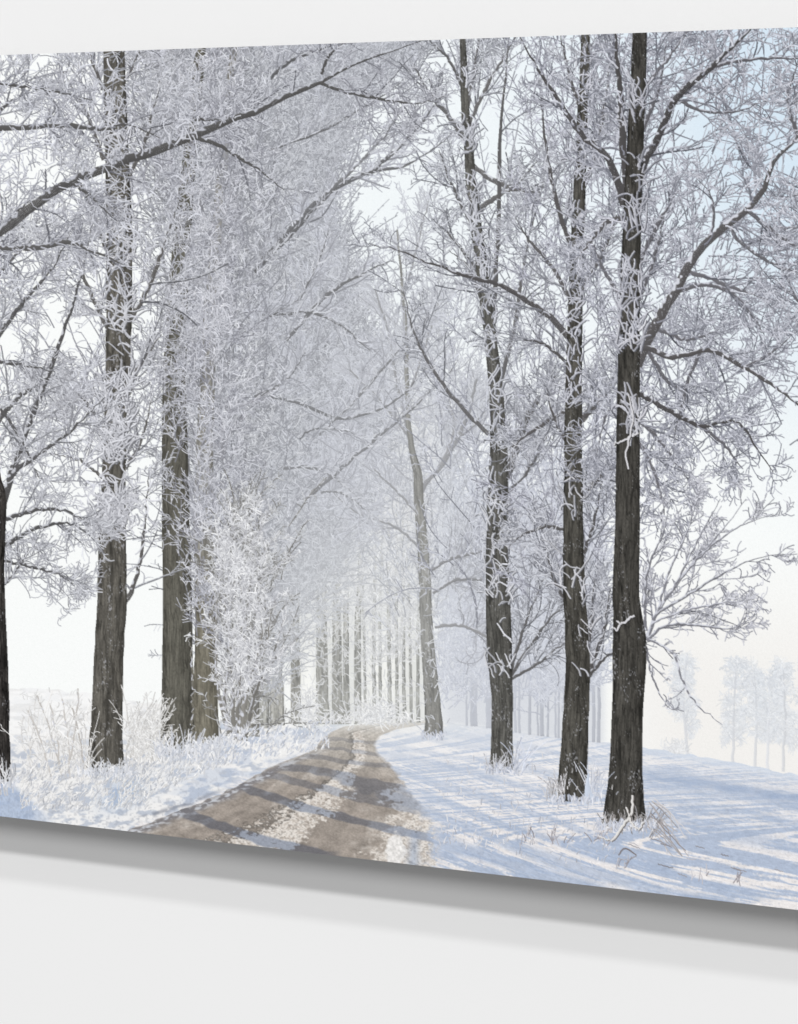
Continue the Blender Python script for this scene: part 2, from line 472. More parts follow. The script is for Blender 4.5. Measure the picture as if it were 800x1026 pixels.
    rgt = np.exp(-((x - 415 + (y - 850) * .05) / (5 + 2.5 * vn(y * .1, x * .02, 75))) ** 2) * sst(826, 846, y)
    pale = np.exp(-((x - 431) / 8) ** 2) * sst(815, 835, y)
    mid = mix(mid, rgb(222, 214, 207) * (1 + fine * .3)[..., None], (pale * .8 * (~rd))[..., None])
    mid = mix(mid, rgb(140, 163, 198), (rgt * .42)[..., None])
    bank = np.exp(-((y - (818.5 - (x - 148) * .36 + 6 * (vn(x * .05, y * .02, 74) - .5))) / 2.4) ** 2) * sst(95, 120, x) * (1 - sst(200, 235, x))
    mid = mix(mid, rgb(120, 124, 136), (bank * .55 * sst(.35, .6, fbm(x * .16, y * .3, 73)))[..., None])
    mid = mix(mid, rgb(236, 238, 236), ((1 - sst(722, 738, y)) * .55 * G(x, y, 370, 725, 120, 60))[..., None])
    gm = g[..., None]
    buf[a:b] = np.where(gm, mid, buf[a:b])
    own[a:b] = np.where(g, np.where(rd, ROAD, SNOW), own[a:b])

# ------------------------------------------------------------------ 4 hazy woods behind the right row
tid_back = []
veil(rgb(203, 206, 214), lambda x, y: .92 * sst(425, 470, x) * (1 - sst(592, 612, x)) * sst(440, 590, y + 40 * (vn(x * .03, y * .03, 81) - .5)) * (1 - sst(-3, 3, y - np.interp(x, GX, GY))))
veil(rgb(232, 234, 236), lambda x, y: .6 * sst(440, 470, x) * (1 - sst(592, 612, x)) * sst(668, 715, y) * (1 - sst(-2, 2, y - np.interp(x, GX, GY))))
bw_id = new_part('woodland', 'blue grey mass of frosted twigs in the mist behind the right hand trees')
for i, bx in enumerate([468, 474, 477, 490, 517, 521, 531, 539.5, 543.5, 549, 557, 560, 595, 600]):
    tid, cid = new_tree('misty trunk of the background wood between the right hand trees', 'distant_tree')
    by_ = float(np.interp(bx, GX, GY)) + 1; w = rng.uniform(1.6, 4.0) + (2.5 if i in (1, 3) else 0)
    tp, tw = smooth([(bx, by_, w), (bx + rng.normal(0, .8), 690, w * .85), (bx + rng.normal(0, 2), 625, w * .55), (bx + rng.normal(0, 4), 560, .8)], 20, .25)
    fg = lambda x, y, c: mix(c, rgb(206, 210, 219), (.30 + .68 * (1 - sst(640, 712, y)))[:, None])
    draw(tp, tw, rgb(158, 161, 170), tid, fog=fg, alpha=.9)
    l1, w1 = spawn(tp, tw, 16, (16, 44), ang=(20, 60), t=(.3, .95), up=.35, K=6, wr=.4, wcap=1.2)
    draw(l1, w1, rgb(184, 188, 199), cid, fog=fg, alpha=.8)
wood = lambda x, y: sst(424, 440, x) * (1 - sst(594, 610, x)) * sst(400, 520, y) * (1 - sst(675, 728, y))
filigree(wood, (420, 390, 615, 735), 2600, (18, 60), bw_id, -80, 34, rgb(174, 178, 190), rgb(224, 227, 234), rgb(178, 182, 194), n2=11, L2=(3, 10), w=(.5, .9), w2=.5, hook=.1, curl=.4, lit=.04)
veil(rgb(208, 212, 221), lambda x, y: .30 * sst(425, 445, x) * (1 - sst(594, 612, x)) * sst(430, 560, y) * (1 - sst(-3, 3, y - np.interp(x, GX, GY))))

# ------------------------------------------------------------------ 5 the glowing end of the avenue
veil(lambda x, y: mix(rgb(222, 223, 220), rgb(252, 252, 248), np.clip(G(x, y, 309, 690, 9, 60) + G(x, y, 289, 700, 6, 40) + .8 * G(x, y, 384, 670, 22, 70), 0, 1)[..., None]), lambda x, y: .95 * sst(276, 300, x) * (1 - sst(418, 440, x)) * sst(500, 640, y) * (1 - sst(-3, 3, y - np.interp(x, GX, GY))))
veil(rgb(214, 217, 222), lambda x, y: .9 * sst(250, 300, x) * (1 - sst(425, 470, x)) * sst(330, 470, y) * (1 - sst(500, 660, y)))
ends = [(419, 3), (412, 2.6), (405, 3.2), (398, 3), (390.5, 3.8), (381, 3), (375, 3.4), (366, 2.4), (358.5, 7), (347, 6), (338, 10), (323, 12), (296.5, 9.5)]
end_ids = []
for i, (bx, w) in enumerate(ends):
    tid, cid = new_tree(('slim misty tree at the bright far end of the avenue' if w < 5 else
                         {7: 'pale misty tree, first thick trunk left of the bright gap', 6: 'thinner of two touching misty trunks left of the road',
                          10: 'wider of two touching misty trunks left of the road', 12: 'misty tree with straight pale trunk where the road bends',
                          9.5: 'grey misty tree standing alone in a white gap'}[w]))
    end_ids.append((tid, cid, bx))
    top = 330 if w > 5 else rng.uniform(470, 530)
    by_ = 724 + (1.5 if w > 5 else 0)
    lean = rng.normal(0, 2.)
    tp, tw = smooth([(bx + .6, by_, w * 1.15), (bx, 690, w), (bx + lean * .3 - .5, 620, w * .85), (bx + lean, 560, w * .7), (bx + lean * 1.5, top, .9)], 30, .2)
    base = rgb(152, 152, 146) if w > 5 else rgb(164, 165, 160)
    if w == 9.5: base = rgb(150, 149, 142)
    fg = lambda x, y, c: mix(c, rgb(216, 218, 221), (.12 + .75 * (1 - sst(430, 600, y)))[:, None])
    draw(tp, tw, base, tid, bark=.25, fog=fg)
    l1, w1 = spawn(tp, tw, 26, (16, 46), ang=(15, 45), t=(.25, .98), up=.5, K=7, wr=.35, wcap=1.6)
    l2, w2 = spawn(l1, w1, 5, (5, 16), K=5, wr=.7, up=.3, wcap=.9)
    draw(l1, w1, rgb(188, 189, 190), cid, fog=fg, alpha=.85)
    draw(l2, w2, twcol(len(l2), rgb(236, 237, 238), rgb(190, 192, 198)), cid, fog=fg, alpha=.8)


def near_end(x, y):
    bxs = np.array([e[2] for e in end_ids]); return np.array([e[1] for e in end_ids], np.int16)[np.abs(x[:, None] - bxs[None]).argmin(1)]


scatter(lambda x, y: sst(285, 320, x) * (1 - sst(425, 440, x)) * (1 - sst(540, 690, y)) * .9 + .12, (280, 400, 440, 722), 12000, (4, 11), (.5, .85), rgb(238, 239, 240), rgb(186, 188, 193), near_end, alpha=.75)
shr = new_part('frosted_shrub', 'pale frosted shrub at the end of the road, in the glow')
scatter(lambda x, y: G(x, y, 375, 716, 16, 9) + .6 * G(x, y, 309, 712, 9, 16) + .35 * G(x, y, 345, 722, 60, 5), (285, 690, 425, 727), 3600, (4, 10), (.5, .9), rgb(240, 240, 240), rgb(200, 202, 206), shr)

# ------------------------------------------------------------------ 6 dense frosted canopy of the left row
XR_Y = [30, 60, 120, 180, 240, 300, 380, 450, 520, 600, 660, 720]
XR_X = [405, 390, 335, 316, 318, 328, 362, 366, 346, 316, 292, 278]
XL_Y = [30, 200, 300, 400, 480, 560, 640, 720]
XL_X = [150, 165, 185, 190, 196, 205, 212, 222]


def leftmass(x, y):
    n = (fbm(x * .02, y * .02, 91, 3) - .5) * 60
    return sst(-28, 22, np.interp(y, XR_Y, XR_X) + n - x) * sst(-20, 25, x - np.interp(y, XL_Y, XL_X) + n * .4) * (1 - sst(650 - 110 * sst(272, 300, x), 715 - 65 * sst(272, 300, x), y))


def canopycol(x, y):
    c = mix(rgb(172, 175, 187), rgb(194, 197, 205), sst(250, 640, y)[..., None])
    c = mix(c, rgb(215, 218, 221), (G(x, y, 335, 640, 70, 110) * .7)[..., None])
    return c


left_trees = []
for lab, pts, base in [
    ('hazy left row tree half hidden behind the frosted bush', [(730, 262, 16), (690, 262, 15), (500, 266, 11), (300, 272, 8), (120, 285, 4)], rgb(164, 164, 158)),
    ('grey left row tree with a pale trunk right of the frosted bush', [(728, 278, 15), (690, 277, 14), (600, 276, 12), (400, 285, 8), (150, 300, 4)], rgb(168, 167, 160)),
    ('misty left row tree showing dark gaps through the frosted bush', [(738, 248, 24), (600, 248, 21), (450, 246, 17), (300, 250, 12), (120, 262, 7), (30, 268, 5)], rgb(140, 138, 130)),
]:
    tid, cid = new_tree(lab)
    left_trees.append((tid, cid, pts[0][1]))
    tp, tw = trunk(pts)
    draw(tp, tw, base, tid, bark=.3, frost=.4, fog=lambda x, y, c: mix(c, canopycol(x, y), (.08 + .5 * (1 - sst(380, 640, y)))[:, None]))
veil(canopycol, lambda x, y: np.clip(leftmass(x, y) * (.72 - .4 * G(x, y, 248, 600, 22, 150) + .3 * (fbm(x * .05, y * .05, 93) - .5)), 0, 1))

L3t, L3c = new_tree('left row tree with trunk partly hidden behind its thicker neighbour')
L2t, L2c = new_tree('thick left row tree with bare lower trunk beside the frosted bush')
L1t, L1c = new_tree('left row tree with a bud stem on its right side, by dry grass')
L0t, L0c = new_tree('dark tree cut by the left edge of the print')
left_trees += [(L3t, L3c, 206), (L2t, L2c, 178)]


def near_left(x, y):
    bxs = np.array([206, 178, 262, 290]); ids = np.array([L3c, L2c, left_trees[0][1], left_trees[1][1]], np.int16)
    return ids[np.abs(x[:, None] - bxs[None]).argmin(1)]


def mfog(x, y, c):
    h = .08 + .30 * sst(330, 640, y) * sst(200, 330, x) + .16 * sst(220, 380, x)
    return mix(c, canopycol(x, y), np.clip(h, 0, .8)[:, None])


fl = lambda x, y: -90 + 42 * np.sign(x - 225) * (np.abs(x - 225) / 150) ** .5
farm = lambda x, y: leftmass(x, y) * sst(235, 285, x + 20 * sst(400, 600, y))
nearm = lambda x, y: leftmass(x, y) * (1 - sst(240, 300, x + 20 * sst(400, 600, y)))
filigree(nearm, (130, 30, 480, 730), 3900, (36, 110), near_left, fl, 28, rgb(122, 123, 128), rgb(200, 203, 209), rgb(106, 107, 112), n2=9, L2=(6, 18), hook=.15, curl=.4, fog=mfog, w2=.58)
filigree(farm, (200, 30, 480, 730), 6500, (28, 84), near_left, lambda x, y: -62 + 0 * x, 26, rgb(136, 138, 144), rgb(206, 209, 216), rgb(136, 138, 144), n2=13, L2=(3, 10), w=(.5, 1.), w2=.48, hook=.1, curl=.3, fog=mfog)
lim = []
for pts in [[(199, 500, 4), (225, 430, 3.4), (255, 390, 2.6), (300, 365, 1)], [(204, 610, 4), (235, 520, 3), (262, 470, 1.4)], [(206, 420, 4), (240, 330, 3), (262, 250, 2)],
            [(210, 300, 4), (245, 230, 3), (290, 170, 1.6)], [(215, 250, 4), (262, 150, 3), (300, 60, 1.6)], [(204, 560, 3), (190, 470, 2.6), (182, 400, 1.4)],
            [(270, 560, 3), (300, 500, 2.2), (352, 440, 1)], [(262, 640, 3), (296, 560, 2), (330, 520, 1)], [(230, 300, 3), (222, 200, 2.6), (240, 80, 1.4)],
            [(250, 330, 3), (248, 200, 2.4), (262, 60, 1.6)], [(176, 330, 4), (160, 240, 3), (140, 160, 1.4)], [(280, 420, 3), (330, 340, 2), (352, 290, 1)]]:
    lim.append(smooth(pts, 22, .5))
lp, lw = cat(lim)
draw(lp, lw, rgb(128, 129, 133), L3c, frost=.35, fog=mfog)
c1, cw1 = spawn(lp, lw, 16, (26, 70), up=.25, K=9, wr=.5, wcap=2.2)
draw(c1, cw1, rgb(140, 141, 147), near_left(c1[:, 0, 0], c1[:, 0, 1]), frost=.45, fog=mfog)
filigree(farm, (200, 30, 480, 730), 5200, (26, 76), near_left, lambda x, y: -64 + 0 * x, 28, rgb(144, 146, 152), rgb(216, 219, 225), rgb(146, 148, 154), n2=13, L2=(3, 10), w=(.5, 1.), w2=.5, hook=.1, curl=.3, fog=mfog)
filigree(nearm, (130, 30, 480, 730), 2700, (30, 90), near_left, fl, 32, rgb(146, 147, 152), rgb(230, 232, 236), rgb(138, 140, 146), n2=10, L2=(6, 17), hook=.2, curl=.45, fog=mfog, p=1.1, w2=.6)

# ------------------------------------------------------------------ 7 right row, fourth tree from the front (pale) and its crown
R4t, R4c = new_tree('pale grey leaning tree beside the road bend, forked halfway up')
tp4, tw4 = trunk([(737, 435, 19), (709, 434, 16), (635, 428, 12.5), (580, 426, 11.5), (500, 420, 9.5), (475, 418.5, 8.5), (439, 411, 5), (385, 408, 4), (334, 407, 3.4), (284, 403, 2.4), (230, 398, 1)])
fk = [smooth(p, 24, .4) for p in [
    [(420, 496, 6), (425, 486, 5.5), (442, 466, 5), (459, 439, 4.2), (469, 415, 3.4), (478, 380, 2)], [(410, 439, 3), (398, 385, 2.6), (388, 330, 2), (376, 290, 1)],
    [(432, 571, 4), (449, 561, 3.4), (483, 552, 2.6)], [(434, 594, 3.6), (456, 581, 3.2), (483, 581, 2.4)], [(436, 628, 3.4), (462, 627, 3), (486, 637, 2.2), (510, 650, 1)],
    [(442, 466, 3), (455, 430, 2.4), (450, 400, 1.2)], [(424, 520, 2.6), (405, 500, 2), (375, 470, 1)], [(408, 400, 2.4), (425, 350, 2), (440, 300, 1)], [(404, 300, 2), (420, 240, 1.6), (430, 200, .8)],
    [(430, 560, 2.4), (400, 530, 2), (360, 515, 1.2), (330, 490, .8)], [(412, 440, 2.4), (380, 400, 2), (350, 370, 1.2)], [(459, 439, 2), (480, 420, 1.6), (500, 380, 1)]]]
f4p, f4w = cat(fk)


def fog4(x, y, c): return mix(c, rgb(214, 217, 224), (.16 + .16 * (1 - sst(480, 640, y)))[:, None])


c1, cw1 = spawn(np.concatenate([f4p, resamp(tp4, tw4, 24)[0]]), np.concatenate([f4w, resamp(tp4, tw4, 24)[1]]), 26, (24, 74), ang=(18, 50), t=(.25, 1), up=.4, K=9, wr=.4, wcap=1.8)
c2, cw2 = spawn(c1, cw1, 7, (8, 24), K=6, wr=.6, up=.3, wcap=1.0, hook=.4)
c3, cw3 = spawn(c2, cw2, 2, (4, 11), K=5, wr=.8, wcap=.8, hook=.5)
keep = lambda P, W: (P[(P[:, 0, 1] < 680)], W[(P[:, 0, 1] < 680)])
for P_, Wp_, l_, d_ in [(c3, cw3, (218, 221, 228), (168, 171, 180)), (c2, cw2, (204, 207, 216), (152, 154, 163)), (c1, cw1, (170, 172, 180), (136, 137, 143))]:
    draw(P_, Wp_, twcol(len(P_), rgb(*l_), rgb(*d_)), R4c, fog=fog4, lit=.08)
filigree(lambda x, y: sst(385, 405, x) * (1 - sst(475, 505, x)) * sst(240, 330, y) * (1 - sst(580, 680, y)) * .85, (380, 230, 510, 690), 620, (24, 76), R4c, lambda x, y: -90 + (x - 425) * .6, 22, rgb(150, 152, 158), rgb(220, 223, 229), rgb(150, 153, 161), n2=11, L2=(4, 14), w=(.6, 1.), w2=.5, hook=.15, curl=.4, fog=fog4)
draw(f4p, f4w, rgb(120, 120, 122), R4c, frost=.3, fog=fog4)
draw(tp4, tw4, rgb(124, 123, 119), R4t, bark=.24, frost=.1, fog=lambda x, y, c: mix(c, rgb(205, 207, 206), (.12 + .14 * (1 - sst(640, 735, y)))[:, None]))
scatter(lambda x, y: G(x, y, 431, 660, 9, 60) + G(x, y, 425, 540, 12, 50) * .8, (405, 480, 470, 735), 420, (4, 12), (.5, .9), rgb(212, 214, 219), rgb(160, 162, 168), R4c, hook=.9)

# filigree between the rows (upper middle), from the left row's long arms
arms = [smooth(p, 26, .5) for p in [
    [(262, 262, 5), (304, 216, 4.6), (334, 189, 4.6), (368, 174, 4), (408, 165, 3), (435, 149, 2.4), (459, 128, 1.2)], [(366, 174, 3), (371, 172, 4), (395, 152, 3.6), (415, 132, 3), (439, 101, 2)],
    [(334, 188, 3.4), (361, 162, 3), (388, 132, 2.4), (405, 105, 1.2)], [(255, 272, 4), (307, 219, 3.6), (335, 190, 2.6)], [(270, 150, 2), (321, 132, 2.4), (358, 111, 2), (391, 91, 1.6), (415, 70, 1)],
    [(270, 80, 3), (290, 61, 4), (327, 47, 4), (350, 36, 3)], [(287, 341, 3), (321, 301, 4), (344, 284, 3.4), (372, 270, 2.8), (395, 260, 1.6)], [(300, 300, 2), (317, 267, 1.8), (330, 230, 1)],
    [(260, 316, 2), (290, 314, 2.6), (317, 314, 2.6), (348, 331, 2.2), (371, 351, 1.4)], [(304, 501, 4), (331, 479, 4), (361, 452, 3.4), (395, 425, 2.8), (442, 382, 2), (459, 361, 1)],
    [(284, 469, 3), (300, 468, 3), (321, 471, 2.8), (341, 483, 2), (360, 500, 1)], [(260, 395, 2), (300, 404, 2.6), (344, 420, 2.8), (395, 402, 2.4), (429, 368, 1.6), (450, 345, 1)],
    [(320, 436, 2), (361, 395, 2.6), (402, 348, 2), (430, 315, 1)], [(300, 440, 2), (312, 430, 2.4), (340, 430, 2), (366, 440, 1.4)], [(322, 494, 2), (336, 492, 2.4), (351, 499, 1.8), (378, 520, 1)],
    [(235, 340, 2.4), (262, 322, 2.4), (300, 300, 1.6)], [(255, 397, 3.6), (278, 386, 3), (295, 370, 2), (306, 352, 1)]]]
ap, aw = cat(arms)
AR = left_trees[1][1]


def foga(x, y, c): return mix(c, rgb(206, 209, 216), (.10 + .30 * sst(200, 560, y))[:, None])


c1, cw1 = spawn(ap, aw, 15, (24, 74), ang=(15, 45), t=(.1, 1), up=.35, K=9, wr=.45, wcap=1.8)
c2, cw2 = spawn(c1, cw1, 7, (8, 26), ang=(20, 55), K=7, wr=.65, up=.2, wcap=1.0, hook=.3)
c3, cw3 = spawn(c2, cw2, 1.2, (5, 13), K=5, wr=.8, wcap=.9, hook=.6)
for P_, Wp_, l_, d_ in [(c3, cw3, (216, 219, 227), (164, 167, 177)), (c2, cw2, (204, 207, 217), (150, 152, 161)), (c1, cw1, (176, 178, 187), (126, 127, 134))]:
    draw(P_, Wp_, twcol(len(P_), rgb(*l_), rgb(*d_)), AR, fog=foga, lit=.08)
draw(ap, taper(aw), rgb(94, 94, 96), AR, frost=.36, fog=foga)
k2, kw2 = spawn(ap, aw, 22, (8, 30), ang=(15, 60), up=.2, K=8, wr=.3, wcap=1.1, wmin=.7, hook=.4); draw(k2, kw2, twcol(len(k2), rgb(218, 220, 227), rgb(132, 134, 141)), AR, fog=foga, lit=.1)
filigree(lambda x, y: leftmass(x, y) * (1 - .9 * sst(240, 300, x)) * .8, (130, 30, 400, 730), 1100, (30, 90), near_left, fl, 34, rgb(140, 141, 148), rgb(220, 222, 229), rgb(138, 140, 147), n2=9, L2=(6, 17), hook=.25, fog=mfog)
# luminous haze down the avenue
veil(rgb(236, 238, 237), lambda x, y: .20 * G(x, y, 365, 640, 95, 120) + .10 * G(x, y, 400, 330, 120, 200))

# ------------------------------------------------------------------ 8 near trees
NL, ND = rgb(216, 218, 224), rgb(130, 132, 140)


def crown(limbs, cid, n1, L1, n2, L2, n3, L3, light=NL, dark=ND, limbcol=rgb(84, 82, 82), fr=.4, tipw=1.0, up=.2, ang=(18, 52), hook=.55, t=(.1, 1), wcap=2.2, show=None, showfrost=.42):
    P, Wd = limbs
    a, aw_ = spawn(P, Wd, n1, L1, ang=ang, t=t, up=up, K=11, wr=.45, wcap=wcap, curl=.6, wob=.07)
    b, bw = spawn(a, aw_, n2, L2, ang=(22, 62), up=up * .5, K=8, wr=.6, wcap=1.3, curl=.8, hook=hook * .6, wmin=tipw * .70, wob=.075)
    c, cw = spawn(b, bw, n3, L3, ang=(28, 72), up=0, K=6, wr=.85, wcap=1.15, curl=.95, hook=hook * 1.1, wmin=tipw * .66, wob=.10)
    a, aw_ = shuffle(a, aw_); b, bw = shuffle(b, bw); c, cw = shuffle(c, cw)
    nb = 4                                       # far to near: darker and bluer first
    for j in range(nb):
        sl = lambda A: slice(len(A) * j // nb, len(A) * (j + 1) // nb)
        f = j / (nb - 1)
        if j == nb - 1 and show is not None:
            draw(show[0], taper(show[1]), limbcol, cid, frost=showfrost, jit=.03, fcol=mix(light, dark, .25))
        A = a[sl(a)]; draw(A, aw_[sl(a)], twcol(len(A), mix(light, dark, .7), dark * .70), cid, frost=.42, lit=.14, fcol=mix(light, dark, .3))
        A = b[sl(b)]; draw(A, bw[sl(b)], twcol(len(A), mix(light, dark, .5 - .45 * f), mix(light, dark * .9, 1.)), cid, lit=.16)
        A = c[sl(c)]; draw(A, cw[sl(c)], twcol(len(A), mix(light, dark, .42 - .44 * f), mix(light, dark, 1 - .15 * f)), cid, lit=.16)


# ---- left row L3, L2
tp, tw = trunk([(748, 206, 27), (690, 206, 24), (640, 206, 21), (500, 204, 18), (300, 212, 13), (150, 225, 9), (30, 236, 6)])
draw(tp, tw, rgb(125, 121, 109), L3t, bark=.22, frost=.0, base_s=40, fog=lambda x, y, c: mix(c, canopycol(x, y), (.2 + .4 * vn(x * .08, y * .03, 121)) [:, None] * (1 - sst(470, 620, y))[:, None]))
tp, tw = trunk([(756, 179, 36), (725, 178, 33), (690, 178, 31), (600, 178, 29), (500, 176, 27), (400, 175, 24), (300, 178, 20), (200, 186, 15), (100, 196, 12), (30, 203, 9)])
draw(tp, tw, rgb(104, 102, 94), L2t, bark=.24, frost=.0, base_s=80)
# white frost seam between the two trunks
draw(*smooth([(193, 752, 3), (193.5, 700, 1.8), (192, 660, 1.4), (190, 640, .6)], 40, .8), rgb(120, 117, 108), L2c, jit=0, frost=.55)


def ontrunk(x, y):
    m = np.exp(-((x - np.interp(y, [30, 200, 300, 400, 500, 640], [215, 200, 192, 190, 198, 214])) / np.interp(y, [30, 300, 400, 500, 640], [34, 30, 26, 22, 20])) ** 2)
    return m * (1 - sst(615, 660, y)) * np.where(x < 190, 1 - sst(380, 440, y) * .8, 1.)


cov = lambda x, y: np.clip(ontrunk(x, y) * (.22 + .9 * (vn(x * .05, y * .035, 101) > .47)) + 1.0 * G(x, y, 213, 300, 14, 200), 0, 1)
filigree(cov, (150, 35, 280, 650), 1000, (24, 66), near_left, -82, 26, rgb(128, 128, 134), rgb(204, 206, 214), rgb(132, 133, 142), n2=10, L2=(6, 18), w=(.7, 1.1), w2=.52, n3=.3, hook=.25)
filigree(cov, (150, 35, 280, 650), 800, (22, 60), near_left, -80, 32, rgb(150, 150, 157), rgb(222, 223, 230), rgb(158, 160, 168), n2=10, L2=(6, 17), w=(.7, 1.1), w2=.6, n3=.3, hook=.3, lit=.14)

# ---- frosted bush
BUt = new_part('frosted_bush', 'dense white frosted bush growing against the left row trunks')
stems = [smooth([(232 + dx * .3, 742, 4), (228 + dx * .6 + rng.normal(0, 3), 690, 2.6), (228 + dx + rng.normal(0, 5), 620 + abs(dx) * .8, 1.4), (226 + dx * 1.25, 575 + abs(dx), .8)], 18, .5) for dx in (-6, 0, 6, 12, 18, 26, 36, 46)]
bp, bw_ = cat(stems)
bd = lambda x, y: np.clip(1.4 * G(x, y, 241, 625, 23 - 6 * sst(650, 730, y), 95) * sst(212, 232, x + 10 * (1 - sst(600, 640, y))), 0, .9) + .4 * G(x, y, 246, 730, 20, 8)
filigree(bd, (205, 520, 310, 748), 480, (26, 70), BUt, -84, 24, rgb(116, 114, 110), rgb(214, 216, 220), rgb(124, 123, 121), n2=12, L2=(5, 16), w=(.8, 1.3), w2=.6, n3=.4, hook=.25)
draw(bp, bw_, rgb(132, 130, 126), BUt, frost=.7)
filigree(bd, (205, 520, 310, 748), 360, (24, 60), BUt, -84, 28, rgb(166, 166, 170), rgb(240, 241, 243), rgb(170, 171, 177), n2=12, L2=(5, 15), w=(.8, 1.2), w2=.7, n3=.4, hook=.3, lit=.14)

# ---- right row R3 (third from the front)
R3t, R3c = new_tree('upright tree with a forked top behind the two darkest trunks, grass at its foot')
tp3, tw3 = trunk([(772, 503, 25), (755, 503, 22), (700, 503, 21), (640, 500.5, 25), (560, 498.5, 22.5), (500, 499, 20.5), (460, 500, 18), (400, 498, 14), (350, 493, 12.5), (300, 487, 12), (250, 481, 11.5), (200, 474, 10.5), (150, 470, 9), (100, 466, 7.5), (30, 463.5, 5.5)])
l3 = [smooth(p, 24, .5) for p in [
    [(507, 478, 9), (520, 442, 8), (530, 414, 7), (547, 391, 5), (563, 368, 4)], [(466, 140, 5), (449, 115, 4), (429, 91, 3), (415, 64, 2)], [(472, 164, 4), (496, 182, 5), (520, 190, 5), (545, 192, 3)],
    [(477, 210, 5), (500, 196, 4.6), (516, 185, 3.6), (540, 160, 2)], [(468, 128, 4), (489, 84, 3.4), (513, 44, 2.4), (522, 28, 2)], [(490, 435, 4), (466, 412, 3.4), (442, 382, 3), (425, 355, 2.6), (412, 324, 2), (404, 290, 1)],
    [(494, 335, 5), (499, 236, 4), (501, 150, 3.6), (508, 60, 2.6), (512, 30, 2)], [(497, 400, 4), (515, 330, 3.6), (528, 250, 3), (545, 180, 2)], [(480, 240, 3), (455, 190, 2.6), (440, 150, 1.6)],
    [(484, 280, 3), (455, 240, 2.6), (436, 222, 1.4)], [(490, 320, 3), (470, 270, 2.4), (450, 250, 1.2)], [(503, 500, 3), (530, 470, 2.6), (552, 430, 1.6)],
    [(512, 678, 4), (526, 655, 3), (545, 628, 2.4), (570, 600, 1.2)], [(512, 676, 3), (520, 645, 2.6), (532, 610, 1.8), (545, 580, 1)], [(513, 680, 3), (535, 668, 2.4), (558, 650, 1.6), (575, 640, 1)],
    [(465, 90, 3), (450, 60, 2.4), (430, 40, 1.6)], [(468, 110, 3), (475, 70, 2.4), (482, 30, 1.6)]]]
l3 = cat(l3)
C3L, C3D = rgb(218, 221, 228), rgb(136, 138, 146)
tr3 = resamp(tp3, tw3, 24)
filigree(lambda x, y: sst(425, 450, x) * (1 - sst(555, 590, x)) * (1 - sst(560, 680, y)) * (.25 + .75 * sst(.36, .6, fbm(x * .022, y * .016, 151))) * (1 - .85 * G(x, y, 432, 185, 26, 45)), (420, 30, 600, 700), 330, (30, 90), R3c, lambda x, y: -90 + (x - 497) * .35, 22, rgb(142, 144, 152), rgb(212, 215, 224), rgb(142, 144, 154), n2=9, L2=(7, 22), w=(.7, 1.1), w2=.6, n3=.6)
crown((np.concatenate([l3[0], tr3[0]]), np.concatenate([l3[1], tr3[1]])), R3c, 12, (28, 84), 7, (10, 32), 1.4, (6, 16), C3L, C3D, tipw=.85, up=.35, ang=(15, 45), t=(.16, 1), wcap=2, show=l3, limbcol=rgb(104, 103, 104), showfrost=.32)
draw(tp3, tw3, rgb(100, 99, 95), R3t, bark=.30, frost=.14, base_s=120)


def trunk_twigs(tp_, tw_, y0, y1, n, cid, light, dark, L=(7, 22), w=(.75, 1.35), spread=34):
    """short frosted shoots growing in front of a trunk"""
    k = rng.random(n); yy = y0 + (y1 - y0) * k
    o = np.argsort(tp_[0, :, 1])
    xc = np.interp(yy, tp_[0, o, 1], tp_[0, o, 0]); ww = np.interp(yy, tp_[0, o, 1], tw_[0, o])
    x = xc + rng.uniform(-.62, .62, n) * ww
    clump = vn(x * .03, yy * .035, 111) + .25 * (rng.random(n) - .5) > .45
    x, yy = x[clump], yy[clump]; M = len(x); K = 8
    th = np.radians(-90 + rng.normal(0, spread, M)); step = rng.uniform(L[0], L[1], M) / (K - 1)
    cv = rng.normal(0, .8, M) / K; hk = rng.normal(0, .7, M)
    O = np.empty((M, K, 2), np.float32); q = np.stack([x, yy], 1); O[:, 0] = q
    for i in range(1, K):
        th = th + cv + rng.normal(0, .13, M) + (hk / 3 if i > K - 4 else 0)
        q = q + np.stack([np.cos(th), np.sin(th)], 1) * step[:, None]; O[:, i] = q
    Wo = rng.uniform(w[0], w[1], M)[:, None] * np.linspace(1, .7, K)[None]
    draw(O + np.array([.9, .5]), Wo, dark * .8, cid, jit=.08)
    draw(O, Wo, twcol(M, light, mix(light, dark, .5)), cid, lit=.14)


trunk_twigs(tp3, tw3, 40, 520, 330, R3c, rgb(208, 210, 218), C3D)
trunk_twigs(tp3, tw3, 500, 680, 130, R3c, rgb(214, 215, 220), C3D)

